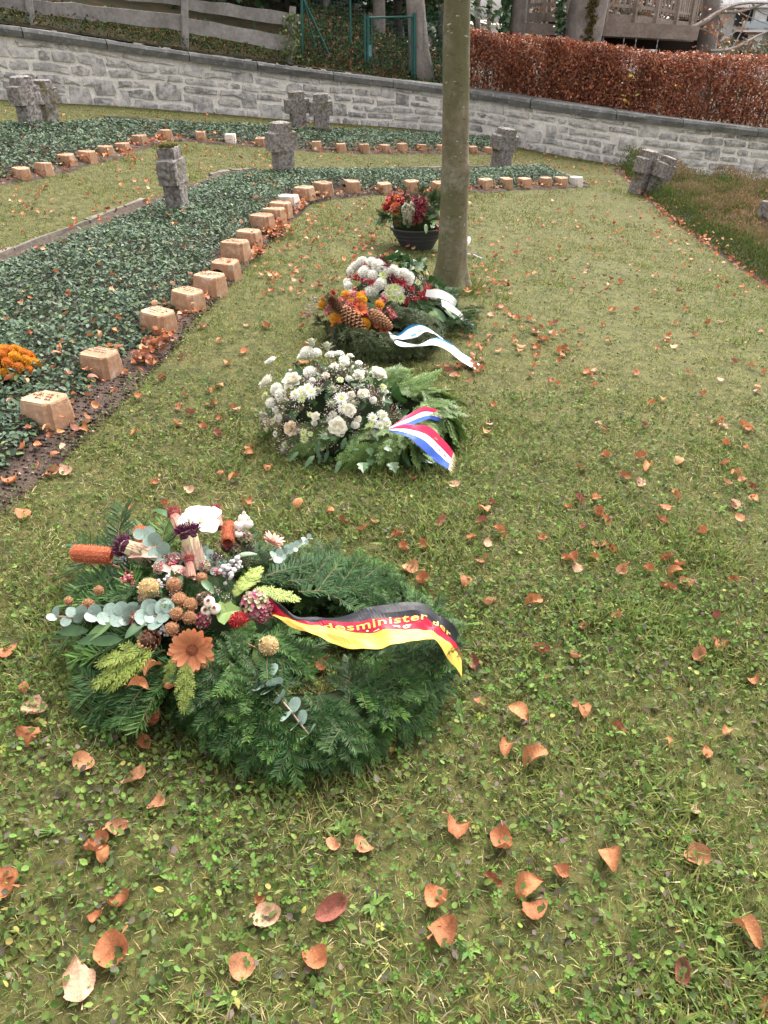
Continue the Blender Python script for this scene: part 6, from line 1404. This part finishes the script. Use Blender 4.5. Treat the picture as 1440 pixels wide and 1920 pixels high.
# ================================================================== FALLEN LEAVES
def beech(seed, curlw, curll, nu=7, nw=5):
    r = np.random.default_rng(seed); V = []; Fc = []; K = curlw; Kl = curll; tw = r.normal(0, .7); rag = r.random() < .5; fold = r.uniform(-.1, .45); ox = r.uniform(0, 50)
    vein = nu > 10; amp = r.uniform(.05, .15)
    for i in range(nu):
        u = i / (nu - 1); hw = .31 * math.sin(math.pi * min(1, .02 + .98 * u ** .9)) ** .85 + .006
        for j in range(nw):
            w = -1 + 2 * j / (nw - 1); e = abs(w) == 1
            y = w * hw * (1 + ((.13 * (float(vn(u * 7 + ox, w * 3 + 5)) - .5) * 2 if rag else 0) + .03 * r.normal() if e else 0))
            z = amp * (float(vn(u * 3.2 + ox, w * 1.4 + ox)) - .5) * (.4 + abs(w)) + fold * abs(y) * .8
            if vein: z += .011 * math.sin((u * 8 - abs(w) * .9) * 2 * math.pi) * min(1, abs(w) * 2)
            z += (.07 * max(0, abs(w) - .55) * (float(vn(u * 4 + ox * 2, 3 + w)) - .2)) * 2
            a = y * K; yy = math.sin(a) / K if abs(K) > .1 else y; zz = (1 - math.cos(a)) / K if abs(K) > .1 else 0
            b = (u - .5) * Kl; xx = .5 + (math.sin(b) / Kl if abs(Kl) > .1 else u - .5); z2 = (1 - math.cos(b)) / Kl if abs(Kl) > .1 else 0
            t = tw * (u - .5); V.append([xx, yy * math.cos(t) - (zz + z) * math.sin(t), yy * math.sin(t) + (zz + z) * math.cos(t) + z2])
    for i in range(nu - 1):
        for j in range(nw - 1): Fc.append((i * nw + j, i * nw + nw + j, i * nw + nw + j + 1, i * nw + j + 1))
    V = np.array(V); n = len(V); m = (nw - 1) // 2; V = np.vstack([V, V[m] + [-.17, .05 * r.normal(), .03], V[m] + [-.16, .02, .035], V[m] + [0, .012, 0]]); Fc.append((n, m, n + 2, n + 1))
    V[:, 2] -= V[:, 2].min()
    return V - [.5, 0, 0], Fc
LC = [(.45, .172, .078), (.48, .225, .118), (.31, .11, .054), (.46, .195, .085), (.52, .31, .205), (.20, .08, .05), (.31, .11, .08)]
BT = []; BM = []
for i in range(24):
    cw = [.8, 2.0, 3.6, -2.2, 1.4, 5.6, 2.8][i % 7]; cl = [1.2, 2.6, -1.8, 3.4, 1.8][i % 5]; BT.append(beech(200 + i, cw, cl)); V, Fc = beech(200 + i, cw, cl, 25, 9)
    c = np.array(LC[[0, 1, 3, 0, 4, 2, 1, 3, 0, 6][i % 10]]); C = np.repeat(c[None], len(V), 0); C[4::9][:25] *= .8; C *= (.80 + .40 * vn(V[:, 0] * 7 + i, V[:, 1] * 7))[:, None]; uu_ = np.arange(len(V)) // 9 / 24.0; ww_ = np.abs(np.arange(len(V)) % 9 - 4) / 4.0; C *= (1 - .22 * np.clip(np.sin((uu_ * 8 - ww_ * .9) * 2 * math.pi) - .2, 0, 1))[:, None]; C[:225][ww_[:225] > .9] *= .8
    BM.append(meshdata('fallen_leaf', V, Fc, C, M['dryleaf'], True))
r = np.random.default_rng(97)
HAND = [(63, 1390, 1.15), (285, 1355, 1), (275, 1398, .75), (258, 1468, 1), (160, 1437, .95), (297, 1518, .8), (218, 1562, .9), (182, 1600, 1.1), (198, 1608, .6), (12, 1662, 1.3), (210, 1792, 1.35), (225, 1705, .9), (180, 1732, .6), (150, 1847, 1.2), (505, 1725, 1.05), (490, 1692, .5), (620, 1712, 1.1), (590, 1812, 1.05), (462, 1822, 1.0), (624, 1590, .6), (677, 1596, .85), (860, 1565, 1.15), (936, 1590, 1.1), (1003, 1428, 1.1), (950, 1415, .85), (968, 1347, .95), (1090, 1342, .8), (1155, 1372, .65), (898, 1325, .6), (1303, 1615, 1.0), (1143, 1622, 1.0), (1048, 1645, .7), (993, 1675, 1.0), (998, 1715, .95), (820, 1698, 1.1), (830, 1757, 1.2), (923, 1660, .65), (1302, 1530, .6), (1395, 1762, 1.05), (1280, 1830, .75), (1437, 1897, .8), (870, 1098, .75), (905, 1057, .85), (915, 1140, .85), (890, 1250, .8), (1090, 1185, .8), (1155, 1170, .8), (1000, 1135, .9), (1015, 1227, .85), (1075, 1240, .75), (1340, 1215, .9), (1310, 1240, .9), (1280, 1100, .9), (1340, 1165, .8), (1120, 970, .9), (1215, 885, 1), (1270, 870, .9), (1200, 910, .8), (1170, 900, .8), (935, 1003, .9), (905, 965, .95), (825, 985, .9), (795, 1030, .8), (768, 1075, 1.1), (790, 1098, 1.0), (680, 1000, .8), (745, 1010, .8), (755, 1035, .8), (850, 915, .8), (775, 905, .7), (560, 950, .8), (465, 950, .8), (440, 905, .75), (470, 850, .8), (290, 912, .7), (310, 953, .8), (240, 962, .7), (255, 820, .7), (262, 750, .8), (620, 965, .7), (645, 985, .7), (700, 985, .7), (10, 1232, 1.1), (65, 1340, 1.2), (1080, 1330, .5), (1250, 1055, .9), (1265, 1080, .8), (1375, 950, .8), (1410, 942, .8), (1410, 1285, .7), (1360, 1380, .5), (1325, 1420, .5), (650, 1213, .9), (605, 1256, .9), (100, 893, 1.1), (125, 890, 1.1), (22, 910, 1.2), (70, 882, .7), (160, 812, 1.0), (140, 790, .7), (45, 970, 1.0), (30, 775, .7), (740, 1408, 1.0), (48, 1296, .6), (1250, 1400, .45), (885, 1015, .6), (1005, 660, 1), (975, 655, 1)]
nleaf = 0; LEAVES = []; LOBJ = []
def leaf(px, py, s, lift, label, grp, world=None):
    global nleaf
    p = P(px, py) if world is None else world; i = int(r.integers(24)); z = p[2] + lift
    R = randR(1, .42, r)[0]; LEAVES.append((px, py)); o = inst('fallen_leaf', BM[i], None, np.array([p[0], p[1], z]), R, s * .066); setp(o, label, 'leaf', grp); nleaf += 1; LOBJ.append(o)
UNIQ = {10: 'large crumpled beech leaf on the lawn near the lower left corner', 13: 'long rolled beech leaf lying lowest at the bottom left', 9: 'big orange beech leaf cut by the left edge of the lawn', 35: 'broad flat beech leaf with ragged edge below the lawn centre', 22: 'pale curled beech leaf with dark stalk right of the lawn centre', 0: 'cupped beech leaf on the lawn left of the fir wreath', 38: 'smooth beech leaf lying alone by the lower right edge', 29: 'narrow folded beech leaf standing upright towards the right edge', 23: 'twisted upright beech leaf beside an oval one, right below the fir wreath'}
for k, (px, py, s) in enumerate(HAND):
    reg = 'on the lawn below the fir wreath' if py > 1480 else ('on the lawn beside the fir wreath' if py > 1120 else 'on the lawn between the fir wreath and the white flowers')
    leaf(px, py, s * 1.15, .014, UNIQ.get(k, f'dry orange-brown beech leaf {reg}'), 'fallen leaves ' + reg)
for (px, py, z) in ((290, 1268, .14), (262, 1300, .12), (327, 1300, .12), (286, 1360, .03), (650, 1215, .0), (455, 1035, .0)):
    p = P(px, py, z); leaf(0, 0, .95, .02, 'dry beech leaf caught in the fir wreath', 'fallen leaves caught in the fir wreath', p)
# more singles on the nearer lawn, then the mass
sx, sy = [], []
def drop(cx, cy, n, sxp, syp):
    for _ in range(n): sx.append(cx + r.normal(0, sxp)); sy.append(cy + r.normal(0, syp))
clusters = [(940, 620, 26, 60, 40), (1010, 660, 16, 50, 25), (880, 700, 16, 30, 15), (900, 560, 12, 50, 20), (960, 575, 10, 40, 15), (640, 500, 8, 50, 20), (560, 560, 8, 40, 25)]
for q in clusters: drop(*q)
for k in range(110): sx.append(r.uniform(880, 1440)); sy.append(560 + 560 * r.random() ** 1.7)
for k in range(40): sx.append(r.uniform(300, 640)); sy.append(r.uniform(520, 940))
cand = [(a, b) for a, b in zip(sx, sy) if b < 1150]; cand.sort(key=lambda q: -q[1])
for (px, py) in cand:
    p = P(px, py)
    if nleaf >= 300: break
    if inside(POLY1, p[:1], p[1:2])[0] or np.hypot(*(p[:2] - c1[:2])) < .5 or np.hypot(*(p[:2] - c2[:2])) < .4 or np.hypot(*(p[:2] - c3[:2])) < .36 or np.hypot(*(p[:2] - c4[:2])) < .38: continue
    reg = 'on the lawn right of the wreaths' if px > 720 else 'on the lawn left of the wreaths'
    leaf(px, py, r.uniform(.7, 1.0), .014, f'dry orange-brown beech leaf {reg}', 'fallen leaves ' + reg)
BANDS = [(1740, 'at the bottom of the lawn'), (1620, 'low on the lawn, just above the bottom'), (1480, 'on the lawn just below the fir wreath'), (1300, 'level with the lower half of the fir wreath'), (1120, 'level with the black-red-gold ribbon'), (960, 'level with the fir wreath flowers'), (880, 'just below the white flower wreath'), (800, 'level with the red-white-blue ribbon'), (720, 'level with the top of the white flowers'), (650, 'level with the blue-white ribbon'), (0, 'level with the rear wreaths')]
bk = {}
for k, (o, (px, py)) in enumerate(zip(LOBJ, LEAVES)):
    if k in UNIQ or px == 0: continue
    bd = next(b_ for b_ in BANDS if py >= b_[0]); bk.setdefault((bd[1], px > 720), []).append((px, o))
for (wh, right), L in bk.items():
    L.sort(key=lambda q: q[0])
    for k, (_, o) in enumerate(L):
        o['group'] = 'fallen leaves ' + wh; side = 'right half' if right else 'left half'
        o['label'] = f'dry beech leaf {wh}, {side}, {ORD[k]}' if k < len(ORD) else f'dry beech leaf in the dense scatter {wh}, {side}'
# mass of leaves far off, along the bed edges and on the periwinkle
px_, py_, lf = [], [], []
def many(n, fx, lift): 
    for _ in range(n): a, b = fx(); px_.append(a); py_.append(b); lf.append(lift)
many(360, lambda: (r.uniform(560, 1440), 372 + 190 * r.random() ** 1.2), .025)
many(60, lambda: (r.uniform(690, 960), 500 + 60 * r.random()), .025)
many(120, lambda: (r.uniform(480, 720), r.uniform(390, 560)), .025)
many(150, lambda: (r.uniform(0, 520), r.uniform(300, 430)), .025)
many(150, lambda: (r.uniform(0, 1000), r.uniform(250, 330)), .03)
many(160, lambda: (r.uniform(960, 1180), r.uniform(275, 350)), .03)
many(150, lambda: (r.uniform(0, 1100), r.uniform(195, 260)), .03)
wl = []
for i in range(len(px_)): p = P(px_[i], py_[i]); wl.append([p[0], p[1], p[2] + lf[i]])
def along(line, n, off, sd, t0=0, t1=1, lift=.03):
    L = resample(line, 200)
    for _ in range(n):
        f = r.uniform(t0, t1) * 198; i = int(f); t = nrm(L[i + 1] - L[i]); nn_ = np.array([t[1], -t[0]]); q = L[i][:2] - nn_ * (off + abs(r.normal(0, sd))); wl.append([q[0], q[1], T(q[0], q[1]) + lift + r.uniform(0, .025)])
along(F1, 300, .02, .12, .08, .95); along(F2, 220, .0, .09); along(HF, 210, -.01, .09, .05, .9)
for (px, py, n, s_) in ((275, 682, 26, 11), (300, 665, 22, 11), (315, 645, 16, 9), (485, 484, 26, 8), (525, 437, 60, 9), (512, 445, 40, 8), (565, 392, 40, 7), (545, 400, 20, 6), (240, 296, 20, 8), (300, 272, 25, 8)):
    for _ in range(n): p = P(px + r.normal(0, s_), py + r.normal(0, s_ * .55)); wl.append([p[0], p[1], p[2] + .03 + r.uniform(0, .04)])
for _ in range(260):
    for POL in (POLY1,):
        a = r.uniform(0, 900); b = r.uniform(330, 820); p = P(a, b, .09)
        if inside(POL, p[:1], p[1:2])[0]: wl.append([p[0], p[1], p[2] + .015])
for _ in range(70): p = P(r.uniform(0, 800), r.uniform(228, 300), .08); wl.append([p[0], p[1], p[2] + .02])
for _ in range(120): p = P(r.uniform(1230, 1440), r.uniform(350, 470), .16); wl.append([p[0], p[1], p[2]])
wl = np.array(wl); n = len(wl); sets = []
for t_i in range(24):
    k = np.arange(n) % 24 == t_i; V, Fc = BT[t_i]; tf = np.array([[f[0], f[1], f[2]] for f in Fc] + [[f[0], f[2], f[3]] for f in Fc if len(f) == 4]); sets.append((V, tf, wl[k], randR(int(k.sum()), .6, r), r.uniform(.036, .060, int(k.sum())), pick(LC, [3, 2, 2.5, 2, 1.2, 1, .6], int(k.sum()), .15, r)))
setp(scatter_obj('leaf_litter', sets, M['dryleaf']), 'fallen copper beech leaves strewn over far lawn and beds', 'leaves', None, 'stuff')
print('single leaves', nleaf, 'litter', n)
# crumbs of soil and bits on the bare strip
n = 5200; f = r.uniform(0, .75, n) ** 1.2; L = resample(F1, 400); i = (f * 398).astype(int); t = nrm(L[i + 1] - L[i]); off = r.uniform(-.01, .26, n); pos = L[i][:, :2] - np.stack([t[:, 1], -t[:, 0]], -1) * off[:, None]
PEB = (np.array([[1, 0, 0], [-.5, .8, 0], [-.5, -.8, 0], [0, 0, .8], [0, 0, -.5]]), np.array([[0, 1, 3], [1, 2, 3], [2, 0, 3], [1, 0, 4], [2, 1, 4], [0, 2, 4]]))
setp(scatter_obj('soil_crumbs', [(*PEB, np.c_[pos, T(pos[:, 0], pos[:, 1]) + .018], randR(n, 1.0, r), r.uniform(.003, .011, n), pick([(.05, .035, .028), (.09, .065, .052), (.15, .11, .085), (.03, .02, .017), (.28, .22, .17)], [3, 3, 1.2, 2, .3], n, .2, r))], M['core']), 'crumbs of dark soil along the bed edge', 'soil', None, 'stuff')
